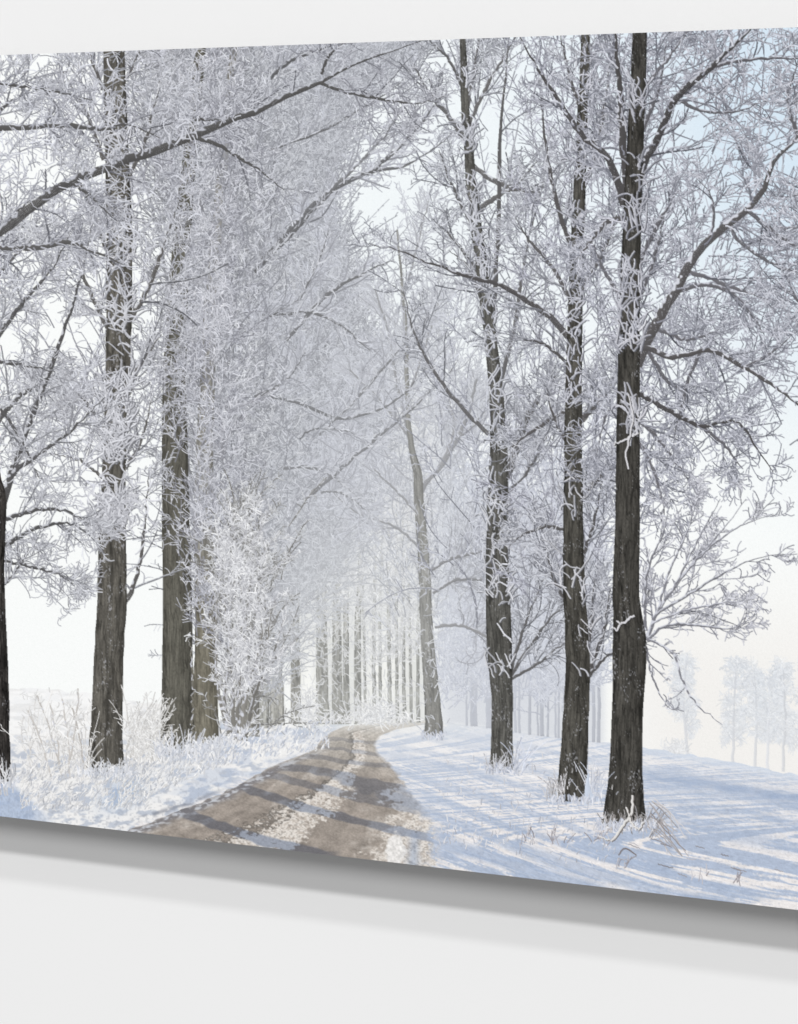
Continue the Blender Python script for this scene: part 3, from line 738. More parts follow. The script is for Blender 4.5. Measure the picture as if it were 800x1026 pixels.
# ---- right row R2
R2t, R2c = new_tree('dark slender tree close left of the nearest trunk, snow at its foot')
tp2, tw2 = trunk([(803, 575, 34), (770, 575, 28), (700, 578, 25), (660, 579.5, 24), (600, 576, 22), (500, 574.5, 19), (400, 575, 16.5), (300, 577, 14), (200, 580.5, 12), (100, 585, 10), (30, 587.5, 8.5)])
l2 = [smooth(p, 24, .5) for p in [
    [(571, 340, 6), (567, 334, 6), (550, 316, 5.4), (530, 303, 5), (506, 287, 4), (476, 279, 3.4), (449, 270, 3), (422, 260, 2.4), (398, 250, 1.8), (370, 244, 1)],
    [(580, 424, 7), (600, 401, 6), (614, 385, 5), (622, 372, 4)], [(580, 497, 6), (600, 480, 5), (616, 468, 4)], [(566, 412, 4), (547, 424, 3.4), (528, 436, 2.6), (505, 455, 1.2)],
    [(584, 190, 5), (598, 150, 4), (607, 100, 3), (612, 50, 2)], [(578, 260, 5), (560, 210, 4), (548, 150, 3), (540, 80, 2)], [(577, 300, 5), (606, 250, 4), (618, 215, 3)],
    [(577, 310, 4), (555, 270, 3.4), (530, 240, 2.6), (515, 215, 1.4)], [(586, 120, 4), (572, 80, 3), (562, 35, 2)], [(586, 150, 4), (600, 130, 3), (616, 120, 2)],
    [(566, 530, 4), (548, 528, 3.4), (525, 535, 2.4), (510, 548, 1.4)], [(590, 676, 5), (597, 655, 4), (606, 628, 3), (612, 590, 1.6)], [(590, 678, 4), (604, 662, 3), (618, 650, 1.8)], [(588, 672, 3), (592, 630, 2.6), (596, 580, 1.4)],
    [(567, 362, 3), (545, 345, 2.4), (522, 340, 1.2)], [(572, 450, 3), (556, 420, 2.4), (548, 390, 1.2)], [(584, 560, 3), (596, 520, 2.4), (604, 480, 1.4)], [(565, 600, 3), (552, 570, 2.2), (546, 540, 1.2)]]]
l2 = cat(l2)
tr2 = resamp(tp2, tw2, 24)
C2L, C2D = rgb(216, 218, 225), rgb(132, 134, 143)
filigree(lambda x, y: sst(520, 545, x) * (1 - sst(618, 650, x)) * (1 - sst(520, 660, y)) * (.3 + .7 * sst(.36, .6, fbm(x * .022, y * .016, 152))), (510, 30, 660, 690), 430, (30, 90), R2c, lambda x, y: -90 + (x - 580) * .4, 24, rgb(132, 133, 142), rgb(204, 206, 217), rgb(128, 129, 140), n2=9, L2=(7, 22), w=(.8, 1.2), w2=.65, n3=.6)
crown((np.concatenate([l2[0], tr2[0]]), np.concatenate([l2[1], tr2[1]])), R2c, 10, (26, 80), 7, (10, 32), 1.5, (6, 16), C2L, C2D, tipw=.9, up=.3, ang=(16, 50), t=(.16, 1), wcap=2.2, show=l2, limbcol=rgb(90, 88, 89), showfrost=.32)
draw(tp2, tw2, rgb(84, 82, 77), R2t, bark=.32, frost=.06, base_s=160)
trunk_twigs(tp2, tw2, 40, 420, 230, R2c, rgb(204, 205, 214), C2D)
trunk_twigs(tp2, tw2, 410, 600, 60, R2c, rgb(212, 212, 217), C2D, L=(12, 32))
trunk_twigs(tp2 + np.array([9, 0]), tw2 * .5, 600, 680, 26, R2c, rgb(212, 212, 217), C2D)

# ---- left row L1
tp1, tw1 = trunk([(775, 106, 41), (760, 106, 36), (730, 107, 32), (690, 108, 30), (640, 110, 29), (600, 112.5, 29.5), (540, 112.5, 27), (450, 115, 23), (330, 119, 25), (240, 119.5, 26), (150, 117, 23), (52, 114, 21), (20, 113, 20)])
l1 = [smooth(p, 22, .5) for p in [
    [(124, 603, 6), (129, 598, 5), (137, 578, 3.6), (143, 545, 2.8), (147, 500, 1.8), (150, 470, 1)], [(128, 395, 5), (140, 366, 4), (152, 348, 3.2), (162, 335, 2)], [(130, 320, 5), (150, 285, 4), (166, 240, 3), (180, 200, 2)],
    [(108, 330, 4), (94, 300, 3.6), (82, 270, 2.6), (76, 240, 1.4)], [(106, 250, 4), (88, 200, 3.2), (70, 165, 2)], [(104, 160, 4), (85, 110, 3), (62, 70, 2)], [(128, 180, 4), (146, 140, 3), (160, 80, 2)],
    [(126, 80, 3), (140, 50, 2.4), (150, 30, 2)], [(103, 90, 3), (92, 60, 2.6), (80, 36, 2)], [(104, 430, 3), (84, 400, 2.4), (66, 386, 1.4)], [(104, 480, 3), (82, 462, 2.4), (55, 455, 1.2)], [(126, 470, 3), (142, 440, 2.6), (152, 400, 1.6)]]]
l1 = cat(l1)
tr1 = resamp(tp1, tw1, 24)
C1L, C1D = rgb(218, 220, 226), rgb(146, 147, 154)
filigree(lambda x, y: sst(40, 80, x) * (1 - sst(150, 185, x)) * (1 - sst(440, 560, y)) * (.15 + .85 * sst(.38, .62, fbm(x * .02, y * .02, 153))), (30, 20, 190, 580), 330, (30, 84), L1c, lambda x, y: -90 + (x - 115) * .5, 38, rgb(150, 150, 157), rgb(214, 216, 224), rgb(136, 137, 145), n2=9, L2=(9, 26), w=(.8, 1.25), w2=.75, n3=.8, hook=.45)
crown(l1, L1c, 11, (26, 84), 7, (10, 34), 1.6, (7, 18), C1L, C1D, tipw=1., up=.15, ang=(18, 55), show=l1, limbcol=rgb(98, 96, 95), showfrost=.48)
draw(tp1, tw1, rgb(101, 98, 92), L1t, bark=.30, frost=.14, base_s=200)
trunk_twigs(tp1, tw1, 40, 535, 560, L1c, rgb(214, 215, 221), C1D, L=(8, 26), w=(.8, 1.5), spread=50)
trunk_twigs(tp1, tw1, 380, 535, 240, L1c, rgb(216, 217, 223), C1D, L=(8, 24), w=(.8, 1.5), spread=60)
scatter(lambda x, y: G(x, y, 112, 505, 26, 26) * .9, (70, 460, 160, 545), 700, (6, 18), (1, 1.7), rgb(222, 223, 229), rgb(160, 161, 168), L1c, flow=90, spread=90, hook=1.2)

# ---- L0 at the left edge
tp0, tw0 = trunk([(785, -6, 35), (740, -6, 31), (690, -5, 28), (600, -7, 24), (540, -5, 20), (500, -2, 17), (470, -8, 14), (380, -16, 12), (250, -24, 10), (30, -34, 7)])
l0 = [smooth(p, 24, .6) for p in [
    [(2, 505, 9), (8, 490, 7), (20, 449, 5.6), (40, 398, 4.6), (61, 341, 3.8), (81, 277, 2.8), (92, 225, 1.4)], [(4, 495, 6), (14, 474, 5.4), (30, 460, 4.4), (50, 447, 3.6), (75, 428, 3), (105, 398, 2)],
    [(-8, 430, 6), (10, 406, 5), (27, 392, 4.4), (47, 378, 3)], [(-14, 350, 6), (2, 330, 5), (20, 307, 4.4), (51, 270, 3), (70, 235, 1.6)], [(0, 522, 5), (27, 513, 4.4), (50, 510, 3.6), (68, 512, 3), (90, 525, 1.6)],
    [(3, 546, 5), (20, 538, 4.4), (34, 530, 3.8), (68, 524, 2.8), (88, 535, 1.4)], [(-22, 260, 5), (5, 225, 4), (30, 200, 2.6)], [(0, 560, 3), (30, 568, 2.6), (58, 575, 2), (78, 590, 1)], [(-20, 300, 4), (10, 262, 3.4), (34, 240, 2)],
    [(-10, 400, 3), (15, 430, 2.6), (40, 480, 1.6)], [(-30, 140, 5), (0, 110, 4), (30, 90, 2.4)], [(0, 590, 3), (14, 575, 2.4), (30, 548, 1.4)], [(-10, 360, 4), (20, 365, 3), (55, 372, 1.6)],
    [(-15, 450, 4), (-40, 380, 3), (-60, 300, 2)], [(-20, 300, 4), (-45, 220, 3), (-65, 140, 2)]]]
l0 = cat(l0)
filigree(lambda x, y: (1 - sst(70, 110, x)) * (1 - sst(420, 560, y)) * (.12 + .88 * sst(.38, .62, fbm(x * .02, y * .02, 154))), (-75, 20, 110, 600), 400, (30, 84), L0c, lambda x, y: -70 + 0 * x, 40, rgb(150, 150, 157), rgb(214, 216, 224), rgb(138, 139, 147), n2=9, L2=(9, 26), w=(.8, 1.25), w2=.75, n3=.8, hook=.45)
crown(l0, L0c, 12, (26, 86), 7, (10, 34), 1.6, (7, 18), C1L, C1D, tipw=1., up=.0, ang=(18, 55), show=l0, limbcol=rgb(92, 91, 92), showfrost=.42)
draw(tp0, tw0, rgb(66, 63, 61), L0t, bark=.5, frost=.15, base_s=240)

# ---- right row R1, the nearest
R1t, R1c = new_tree('nearest and darkest tree, standing at right with a fan of frosted shoots at its side')
tpA, twA = trunk([(828, 626, 47), (812, 626.5, 41), (790, 627, 36), (760, 627.5, 32), (700, 629.5, 31), (660, 631, 34), (640, 631, 33), (615, 629, 28), (600, 627.5, 27), (550, 628.5, 25), (500, 629, 24), (400, 630, 22.5), (300, 631.5, 20), (200, 634.5, 17.5), (100, 639, 15.5), (28, 641.5, 14)])
limbsA = [smooth(p, 26, .5) for p in [
    [(638, 366, 11), (645, 350, 10.5), (658, 324, 10), (678, 290, 9), (699, 253, 8), (732, 223, 7), (749, 211, 6.4), (766, 189, 6), (775, 163, 5.4), (800, 137, 4.6), (845, 95, 3)],
    [(640, 180, 7), (648, 162, 7), (665, 125, 6.4), (678, 98, 6), (714, 66, 5.4), (749, 32, 4.4), (765, 10, 3)], [(642, 348, 5), (655, 350, 5), (675, 358, 4.8), (712, 351, 4.2), (746, 368, 3.8), (773, 385, 3.4), (800, 405, 2.8), (840, 430, 1.8)],
    [(638, 395, 5), (648, 398, 4.6), (672, 412, 4), (702, 427, 3.6), (732, 422, 3), (749, 432, 2.6), (760, 452, 2.2), (775, 473, 1.4)],
    [(626, 206, 8), (621, 186, 7), (608, 155, 6), (584, 135, 5), (554, 91, 4), (533, 57, 3), (520, 35, 2)], [(628, 218, 6), (608, 223, 5), (591, 243, 4), (575, 262, 2)], [(630, 200, 8), (625, 150, 7), (622, 90, 6.4), (616, 30, 5.6)]]]
fan = [smooth(p, 24, .5) for p in [
    [(648, 640, 7), (653, 630, 6), (660, 611, 5), (675, 591, 4), (695, 564, 3.4), (719, 537, 2.6), (748, 500, 1.6)], [(650, 640, 5), (664, 629, 4), (682, 625, 3.6), (712, 628, 3), (733, 630, 2.4), (756, 618, 1.4)],
    [(658, 616, 4), (690, 596, 3.6), (719, 578, 3), (746, 564, 2.4), (775, 556, 1.4)], [(648, 632, 4), (646, 601, 3.6), (651, 567, 3), (665, 534, 2.2), (672, 500, 1.2)], [(646, 640, 3.6), (660, 645, 3.2), (674, 654, 3), (685, 682, 2.6), (699, 706, 2.4), (724, 726, 1.4)],
    [(646, 644, 3.4), (650, 660, 2.8), (656, 684, 2.4), (668, 706, 2), (680, 713, 1.4)], [(660, 610, 3.6), (672, 570, 3), (690, 530, 2.4), (702, 490, 1.4)], [(682, 580, 3), (712, 548, 2.6), (740, 528, 2), (775, 515, 1.2)],
    [(655, 624, 3), (690, 611, 2.8), (725, 604, 2.2), (756, 600, 1.4)], [(675, 590, 2.6), (700, 540, 2.2), (722, 500, 1.4)]]]
drp = [smooth(p, 22, .5) for p in [
    [(678, 292, 5), (705, 285, 4), (735, 295, 3.4), (756, 320, 2.8), (766, 335, 1.6)], [(690, 272, 4), (712, 279, 4), (740, 290, 3), (770, 300, 2)], [(746, 368, 3), (770, 355, 2.6), (795, 335, 1.6)], [(749, 211, 4), (780, 235, 3.2), (820, 260, 2)],
    [(732, 223, 4), (740, 240, 3.4), (770, 262, 2.8), (805, 275, 1.8)], [(700, 255, 3), (715, 225, 3), (712, 195, 2), (700, 180, 1)], [(678, 98, 4), (700, 110, 3), (735, 112, 2), (770, 100, 1.2)], [(714, 66, 4), (745, 60, 3), (790, 58, 2), (830, 65, 1.2)],
    [(702, 427, 3), (725, 445, 2.6), (745, 470, 1.6)], [(702, 352, 3.4), (690, 380, 3), (680, 420, 2.4), (674, 450, 1.4)], [(660, 330, 4), (690, 340, 3), (720, 330, 2)], [(648, 350, 4), (668, 380, 3), (690, 395, 2)], [(640, 420, 4), (660, 440, 3), (690, 480, 1.6)],
    [(800, 137, 4), (790, 100, 3), (800, 60, 2)], [(642, 260, 5), (662, 220, 4), (680, 190, 2.6)], [(641, 300, 4), (655, 260, 3.6), (666, 215, 2.4)], [(644, 130, 4), (660, 90, 3), (668, 45, 2)], [(643, 90, 4), (672, 55, 3), (690, 30, 2)],
    [(638, 440, 4), (655, 470, 3), (668, 520, 1.6)], [(620, 400, 3), (606, 420, 2.4), (598, 455, 1.4)], [(624, 300, 4), (605, 270, 3), (594, 240, 2)], [(830, 330, 4), (800, 300, 3), (772, 275, 1.6)], [(850, 180, 4), (815, 190, 3), (785, 200, 1.6)],
    [(850, 60, 4), (815, 90, 3), (785, 110, 1.6)], [(840, 250, 3), (810, 230, 2.6), (782, 228, 1.4)]]]
CAL, CAD = rgb(212, 214, 223), rgb(122, 124, 135)
lA = cat(limbsA); lF = cat(fan); lD = cat(drp)
allA = (np.concatenate([lA[0], resamp(lD[0], lD[1], 26)[0]]), np.concatenate([lA[1], resamp(lD[0], lD[1], 26)[1]]))
filigree(lambda x, y: sst(585, 605, x) * (1 - .75 * sst(700, 770, x)) * (1 - sst(400, 560, y + .35 * (x - 640))) * (.2 + .8 * sst(.38, .6, fbm(x * .022, y * .02, 155))), (580, 25, 860, 600), 1000, (30, 90), R1c, lambda x, y: -78 + (x - 640) * .25, 36, rgb(122, 124, 132), rgb(200, 202, 212), rgb(116, 118, 128), n2=9, L2=(8, 24), w=(.8, 1.25), w2=.7, n3=.7, hook=.45)
crown(allA, R1c, 11, (26, 80), 7, (11, 34), 1.6, (7, 18), CAL, CAD, tipw=1.0, up=.1, ang=(18, 58), wcap=2.4, show=lD, limbcol=rgb(104, 103, 108), showfrost=.45)
trA = resamp(tpA, twA, 26)
crown((trA[0][:, 11:], trA[1][:, 11:]), R1c, 24, (24, 70), 6.5, (10, 32), 1.4, (7, 17), CAL, CAD, tipw=1., up=.3, ang=(16, 55), wcap=2.2)
lF = (lF[0], lF[1] * .66)
upw = np.array([i not in (4, 5) for i in range(len(lF[0]))])
crown((lF[0][upw], lF[1][upw]), R1c, 10, (24, 62), 5.5, (9, 26), 1.4, (7, 15), rgb(230, 231, 237), rgb(140, 141, 151), tipw=1.2, up=.38, ang=(12, 42), hook=.9)
crown((lF[0][~upw], lF[1][~upw]), R1c, 5, (10, 26), 2.5, (6, 13), .6, (5, 9), rgb(230, 231, 237), rgb(140, 141, 151), tipw=1.2, up=.2, ang=(20, 60), hook=.9)
draw(lF[0], taper(lF[1]), rgb(126, 126, 133), R1c, frost=.74)
draw(lA[0], taper(lA[1]), rgb(86, 84, 85), R1c, frost=.36)
k2, kw2 = spawn(lA[0], lA[1], 20, (8, 26), ang=(20, 70), up=.2, K=8, wr=.3, wcap=1.5, wmin=.9, hook=.8); draw(k2, kw2, twcol(len(k2), CAL, CAD), R1c, lit=.16)
draw(tpA, twA, rgb(77, 75, 71), R1t, bark=.34, frost=.02, base_s=300)
trunk_twigs(tpA, twA, 40, 370, 280, R1c, rgb(196, 197, 205), CAD, L=(9, 30), w=(.8, 1.45))
trunk_twigs(tpA, twA, 330, 450, 70, R1c, rgb(210, 210, 216), CAD, L=(12, 36), w=(1.1, 1.9))
for pts in [[(636, 617, 3), (628, 622, 3.4), (621, 627, 3), (618, 633, 2.4), (615, 629, 2)], [(622, 626, 2.4), (618, 622, 2)], [(616, 446, 2), (628, 440, 2.6), (640, 434, 2.4)], [(630, 470, 2.2), (628, 450, 2.4), (634, 420, 2), (630, 395, 1.6)]]:
    P_, Wp_ = smooth(pts, 14, .7); Wp_ = Wp_ * .6
    draw(P_ + np.array([.6, .7]), Wp_, rgb(46, 44, 43), R1c, jit=0); draw(P_, Wp_, rgb(214, 213, 217), R1c, jit=0)

# ------------------------------------------------------------------ 9 branches hanging in from the upper left
OVb, OVc = None, None
p_ = new_part('overhanging_branch', 'long dark frosted branch sweeping across the upper left corner')
OVb = p_; OVc = new_part('twig', None, p_)
over = [smooth(p, 30, .5) for p in [
    [(-70, 275, 10), (-30, 250, 9.5), (0, 231, 9), (34, 206, 9), (71, 182, 8.6), (121, 162, 8.2), (152, 152, 8), (192, 137, 7.6), (236, 118, 7), (270, 106, 6.6), (294, 94, 6.2), (321, 83, 5.4), (344, 69, 4.6), (375, 57, 3.4), (405, 46, 2.4), (430, 38, 1.4)],
    [(-70, 130, 6), (0, 128, 5.6), (34, 127, 5.6), (67, 125, 5.4), (101, 130, 5.2), (113, 126, 4.6), (125, 123, 4.2), (138, 127, 3), (160, 138, 1.8)], [(-60, 256, 6), (0, 249, 5.6), (37, 248, 5.4), (71, 243, 5), (101, 255, 3.6), (130, 268, 2)],
    [(321, 83, 2.8), (354, 94, 2.6), (395, 101, 2.2), (422, 103, 1.4), (445, 96, 1)], [(322, 74, 3), (330, 56, 2.8), (344, 44, 2.4), (356, 34, 2)], [(192, 137, 4), (215, 143, 3.6), (240, 158, 3), (262, 172, 2), (285, 190, 1.2)],
    [(-50, 86, 3), (0, 84, 3.2), (44, 89, 3), (70, 94, 2.6), (94, 100, 1.8)], [(71, 182, 3), (90, 196, 2.6), (110, 215, 1.8)], [(195, 120, 2), (215, 119, 2.4), (236, 118, 2)]]]
op, ow = cat(over)
crown((op, ow), OVc, 13, (24, 76), 7, (10, 32), 1.7, (7, 18), rgb(214, 216, 223), rgb(130, 131, 140), tipw=1.0, up=.0, ang=(18, 58), wcap=2)
draw(op, taper(ow), rgb(88, 87, 87), OVb, frost=.30, fcol=rgb(186, 188, 197))
k2, kw2 = spawn(op, ow, 12, (8, 26), ang=(20, 70), up=.2, K=8, wr=.3, wcap=1.4, wmin=.8, hook=.7); draw(k2, kw2, twcol(len(k2), rgb(214, 216, 224), rgb(140, 141, 150)), OVc, lit=.16)
# light upper-left filler twigs between the branches
scatter(lambda x, y: .75 * (vn(x * .02, y * .02, 131) > .38), (-75, 20, 200, 300), 1600, (8, 24), (.7, 1.1), rgb(214, 216, 224), rgb(146, 148, 156), OVc, hook=.7, curl=1.)

# ------------------------------------------------------------------ 10 grasses at the feet
GR = new_part('dry_grass', 'tall frosted dry grass on the left verge'); PARTS[GR] = PARTS[GR]


def stalks(n, xr, yb, hl, lean, light, dark, oid, w=(.7, 1.3), seed=False):
    x = rng.uniform(xr[0], xr[1], n); y = yb(x) if callable(yb) else rng.uniform(yb[0], yb[1], n)
    K = 7; h = rng.uniform(hl[0], hl[1], n); th = np.radians(-90 + rng.normal(lean, 16, n)); bend = rng.normal(0, .5, n) / K
    O = np.empty((n, K, 2), np.float32); q = np.stack([x, y], 1); O[:, 0] = q
    for i in range(1, K):
        th = th + bend + rng.normal(0, .05, n); q = q + np.stack([np.cos(th), np.sin(th)], 1) * (h / (K - 1))[:, None]; O[:, i] = q
    o = np.argsort(y); O = O[o]
    Wo = rng.uniform(w[0], w[1], n)[:, None] * np.linspace(1, .75, K)[None]
    draw(O, Wo, twcol(n, light, dark), oid, lit=.1)
    return O, Wo


WL, WD = rgb(248, 248, 247), rgb(198, 197, 197)
scatter(lambda x, y: .5 * (vn(x * .02, y * .05, 141) > .5), (-70, 693, 90, 712), 220, (3, 7), (.4, .7), rgb(238, 238, 238), rgb(216, 216, 216), GR, spread=30)
O, Wo = stalks(90, (22, 92), (726, 782), (12, 40), -6, rgb(246, 245, 244), rgb(196, 193, 190), GR, w=(.4, .7))
k2, kw2 = spawn(O, Wo, 4, (4, 13), up=.2, K=5, wr=.9, wmin=.45, hook=.4); draw(k2, kw2, twcol(len(k2), WL, WD), GR)
for px, py in [((62, 778), (37, 696)), ((68, 775), (78, 690)), ((52, 780), (28, 712)), ((84, 770), (72, 708)), ((60, 765), (50, 705)), ((70, 780), (62, 700))]:
    P_, Wp_ = smooth([(px[0], px[1], 1.2), ((px[0] + py[0]) / 2 + 2, (px[1] + py[1]) / 2, 1.2), (py[0], py[1], 1.1)], 14, .4)
    draw(P_, Wp_, rgb(190, 186, 182), GR, frost=.5, jit=.04)
    k2, kw2 = spawn(P_, Wp_, 9, (6, 18), t=(.3, 1), up=.5, K=5, wr=.7, wmin=.9, hook=.5); draw(k2, kw2, twcol(len(k2), WL, WD), GR)
O, Wo = stalks(150, (126, 162), (726, 770), (12, 46), 14, rgb(246, 245, 244), rgb(186, 184, 181), GR, w=(.4, .7))
k2, kw2 = spawn(O, Wo, 3, (4, 11), up=.2, K=5, wr=.9, wmin=.45, hook=.4); draw(k2, kw2, twcol(len(k2), WL, WD), GR)
stalks(150, (-60, 16), (775, 800), (5, 18), -4, rgb(232, 232, 234), rgb(170, 172, 178), GR)
vy = lambda x: np.interp(x, [-70, 20, 100, 160, 210, 270], [798, 792, 780, 768, 752, 738]) + rng.uniform(-6, 16, len(x))
TU = new_part('frosted_turf', 'low frosted tufts covering the left verge')
stalks(800, (20, 150), (764, 812), (2.5, 7.5), 30, rgb(246, 244, 241), rgb(176, 179, 187), TU, w=(.45, .85))
stalks(650, (120, 235), lambda x: np.interp(x, [120, 170, 235], [800, 778, 752]) + rng.uniform(-20, 12, len(x)), (2.5, 7.5), 30, rgb(246, 244, 241), rgb(178, 182, 191), TU, w=(.45, .85))
stalks(420, (210, 330), lambda x: np.interp(x, [210, 260, 330], [752, 740, 732]) + rng.uniform(-10, 20, len(x)), (2, 6), 24, rgb(247, 246, 244), rgb(184, 190, 204), TU, w=(.7, 1.2))
stalks(110, (158, 222), (744, 764), (7, 20), 5, rgb(240, 240, 242), rgb(182, 186, 196), TU, w=(.55, 1.))
stalks(50, (88, 128), (770, 782), (5, 14), 12, rgb(238, 238, 240), rgb(180, 184, 192), TU, w=(.55, 1.))
# right verge tufts
TV = new_part('dry_grass', 'frosted grass blades at the foot of the right row trees')
GW = (.4, .75)
stalks(46, (486, 526), (764, 777), (5, 17), 6, rgb(222, 224, 230), rgb(160, 160, 166), TV, w=GW)
stalks(20, (512, 534), (766, 778), (18, 36), 16, rgb(222, 226, 236), rgb(176, 182, 198), TV, w=(.5, .9))
stalks(50, (546, 566), (788, 804), (6, 20), -8, rgb(214, 214, 218), rgb(150, 148, 150), TV, w=GW)
stalks(34, (588, 604), (785, 812), (12, 34), 4, rgb(226, 228, 235), rgb(176, 182, 196), TV, w=GW)
stalks(90, (604, 650), (822, 836), (4, 12), 4, rgb(206, 204, 205), rgb(132, 127, 126), TV, w=GW)
Oq, Wq = stalks(26, (640, 660), (826, 842), (10, 28), 24, rgb(206, 206, 210), rgb(130, 128, 132), TV, w=(.35, .6))
for j in range(14):                              # bent stems lying over to the right of the nearest trunk
    a0 = rng.uniform(0, 1); x0 = 648 + 8 * rng.random(); y0 = 800 + 30 * a0
    P_, Wp_ = smooth([(x0, y0, .8), (x0 + 8 + 10 * rng.random(), y0 + 8 + 12 * rng.random(), .7), (x0 + 16 + 26 * rng.random(), min(y0 + 26 + 20 * rng.random(), 858), .5)], 12, .3)
    draw(P_, Wp_, mix(rgb(214, 212, 214), rgb(140, 134, 134), rng.random()), TV)
stalks(240, (440, 620), lambda x: 752 + rng.random(len(x)) ** .6 * (95 + .15 * (x - 440)), (2, 7), 8, rgb(232, 230, 230), rgb(166, 168, 178), TV, w=GW)
for cxs, n in [(622, 8), (702, 6), (737, 5), (600, 12), (560, 9), (530, 8)]:
    yy = 866 + (cxs - 620) * .16 if cxs > 618 else 840
    stalks(n, (cxs - 9, cxs + 9), (yy - 4, yy + 8), (4, 15), 4, rgb(200, 198, 203), rgb(128, 122, 126), TV, w=GW)
for j in range(13):                              # fallen twigs on the snow
    x0 = rng.uniform(560, 790); y0 = 838 + .19 * (x0 - 620) + rng.uniform(-8, 26); h = rng.uniform(5, 16)
    P_, Wp_ = smooth([(x0, y0, .5), (x0 + h * .5, y0 + h * .16, .6), (x0 + h, y0 + h * .3 + rng.normal(0, 1), .35)], 10, .3)
    draw(P_, Wp_, mix(rgb(176, 174, 180), rgb(120, 114, 116), rng.random()), TV)
snw = smooth([(590, 774, 1), (589, 785, 4), (590, 796, 8), (593, 805, 15)], 16)
draw(snw[0], snw[1], rgb(204, 213, 228), SNOW, jit=0, frost=.5, fcol=rgb(216, 221, 231))
for bx, by_, bw0 in [(626, 829, 50), (575, 803, 36), (503, 772, 27), (435, 738, 20), (106, 775, 44), (180, 754, 40), (207, 747, 26), (-2, 786, 34)]:
    left = bx < 300
    stalks(int(bw0 * 2.6), (bx - bw0 * .62, bx + bw0 * .62), (by_ - 2, by_ + 4), (1.5, 3 + bw0 * .13), 4, rgb(236, 236, 238) if left else rgb(222, 223, 229), rgb(186, 191, 202) if left else rgb(168, 176, 194), TU if left else TV, w=(.6, 1.3))
BR = new_part('fallen_branch', 'white frosted forked stick leaning at the foot of the nearest trunk')
for pts in [[(615, 841, 2.6), (622, 830, 2.8), (630, 820, 3), (634, 808, 2.8), (634, 797, 2.6)], [(631, 818, 2.4), (628, 809, 2)], [(631, 820, 2.4), (636, 829, 2.4), (641, 830, 2), (645, 824, 2)], [(600, 838, 1.6), (608, 841, 2), (615, 841, 2)]]:
    P_, Wp_ = smooth(pts, 18, .5); Wp_ = Wp_ * .72
    draw(P_ + np.array([.9, .6]), Wp_, rgb(112, 106, 104), BR, jit=0); draw(P_, Wp_, rgb(226, 224, 222), BR, jit=0)
draw(*smooth([(620, 857, 1.), (627, 850, 1.4), (638, 857, .8)], 10, .3), rgb(128, 122, 124), BR, jit=0)

# ------------------------------------------------------------------ 11 picture -> flat sheet of cells, one mesh per printed thing
img = buf.reshape(NR, SS, NC, SS, 3).mean((1, 3))
ow_ = own[SS // 2::SS, SS // 2::SS][:NR, :NC]
lum_ = img.mean(2, keepdims=True)
img += (.03 * np.exp(-((lum_ - .72) / .15) ** 2) * ((ow_ != SNOW) & (ow_ != ROAD))[..., None]).astype(np.float32) * np.array([1., 1., .985], np.float32)
img *= (1 + rng.normal(0, .008, (NR, NC, 1))).astype(np.float32)
img = np.clip(img, .02, 1.0)
lin = np.where(img <= .04045, img / 12.92, ((img + .055) / 1.055) ** 2.4)
E = 1.04                                                            # light falling on the print (see the lamps)
lin = np.clip(lin / E, 0, .965)

xs = wall_x(X0 + (np.arange(NC) + .5) / S)
zs = PH / 2 - (np.arange(NR) + .5) / NR * PH
xs[0] -= .0006; xs[-1] += .0006; zs[0] = PH / 2; zs[-1] = -PH / 2
VX = np.broadcast_to(xs[None], (NR, NC)); VZ = np.broadcast_to(zs[:, None], (NR, NC))


def nodes_of(name):
    m = bpy.data.materials.new(name); m.use_nodes = True
    nt = m.node_tree; nt.nodes.clear()
    return m, nt, nt.nodes.new('ShaderNodeOutputMaterial')


m_print, nt, out = nodes_of('printed_ink')
at = nt.nodes.new('ShaderNodeVertexColor'); at.layer_name = 'ink'
df = nt.nodes.new('ShaderNodeBsdfDiffuse')
nt.links.new(at.outputs['Color'], df.inputs['Color']); nt.links.new(df.outputs[0], out.inputs['Surface'])

m_edge, nt, out = nodes_of('white_coated_aluminium')
pb = nt.nodes.new('ShaderNodeBsdfPrincipled'); pb.inputs['Base Color'].default_value = (.45, .45, .45, 1); pb.inputs['Roughness'].default_value = .45
nz = nt.nodes.new('ShaderNodeTexNoise'); nz.inputs['Scale'].default_value = 300
bp_ = nt.nodes.new('ShaderNodeBump'); bp_.inputs['Strength'].default_value = .05
nt.links.new(nz.outputs['Fac'], bp_.inputs['Height']); nt.links.new(bp_.outputs[0], pb.inputs['Normal']); nt.links.new(pb.outputs[0], out.inputs['Surface'])

m_wall, nt, out = nodes_of('white_wall_paint')
pb = nt.nodes.new('ShaderNodeBsdfDiffuse')
tc = nt.nodes.new('ShaderNodeTexCoord')
nz = nt.nodes.new('ShaderNodeTexNoise'); nz.inputs['Scale'].default_value = 2.0; nz.inputs['Detail'].default_value = 6
rp = nt.nodes.new('ShaderNodeMapRange'); rp.inputs['To Min'].default_value = .828; rp.inputs['To Max'].default_value = .846
cb = nt.nodes.new('ShaderNodeCombineColor')
nt.links.new(tc.outputs['Object'], nz.inputs['Vector']); nt.links.new(nz.outputs['Fac'], rp.inputs['Value'])
for s_ in ('Red', 'Green', 'Blue'): nt.links.new(rp.outputs[0], cb.inputs[s_])
nt.links.new(cb.outputs[0], pb.inputs['Color']); nt.links.new(pb.outputs[0], out.inputs['Surface'])

COL = scene.collection
root = bpy.data.objects.new('wall_print', None); COL.objects.link(root)
root.location = (0, 0, 0)
root['label'] = 'frameless print of a frosted winter avenue and snowy dirt road hung on white wall'
root['category'] = 'wall print'


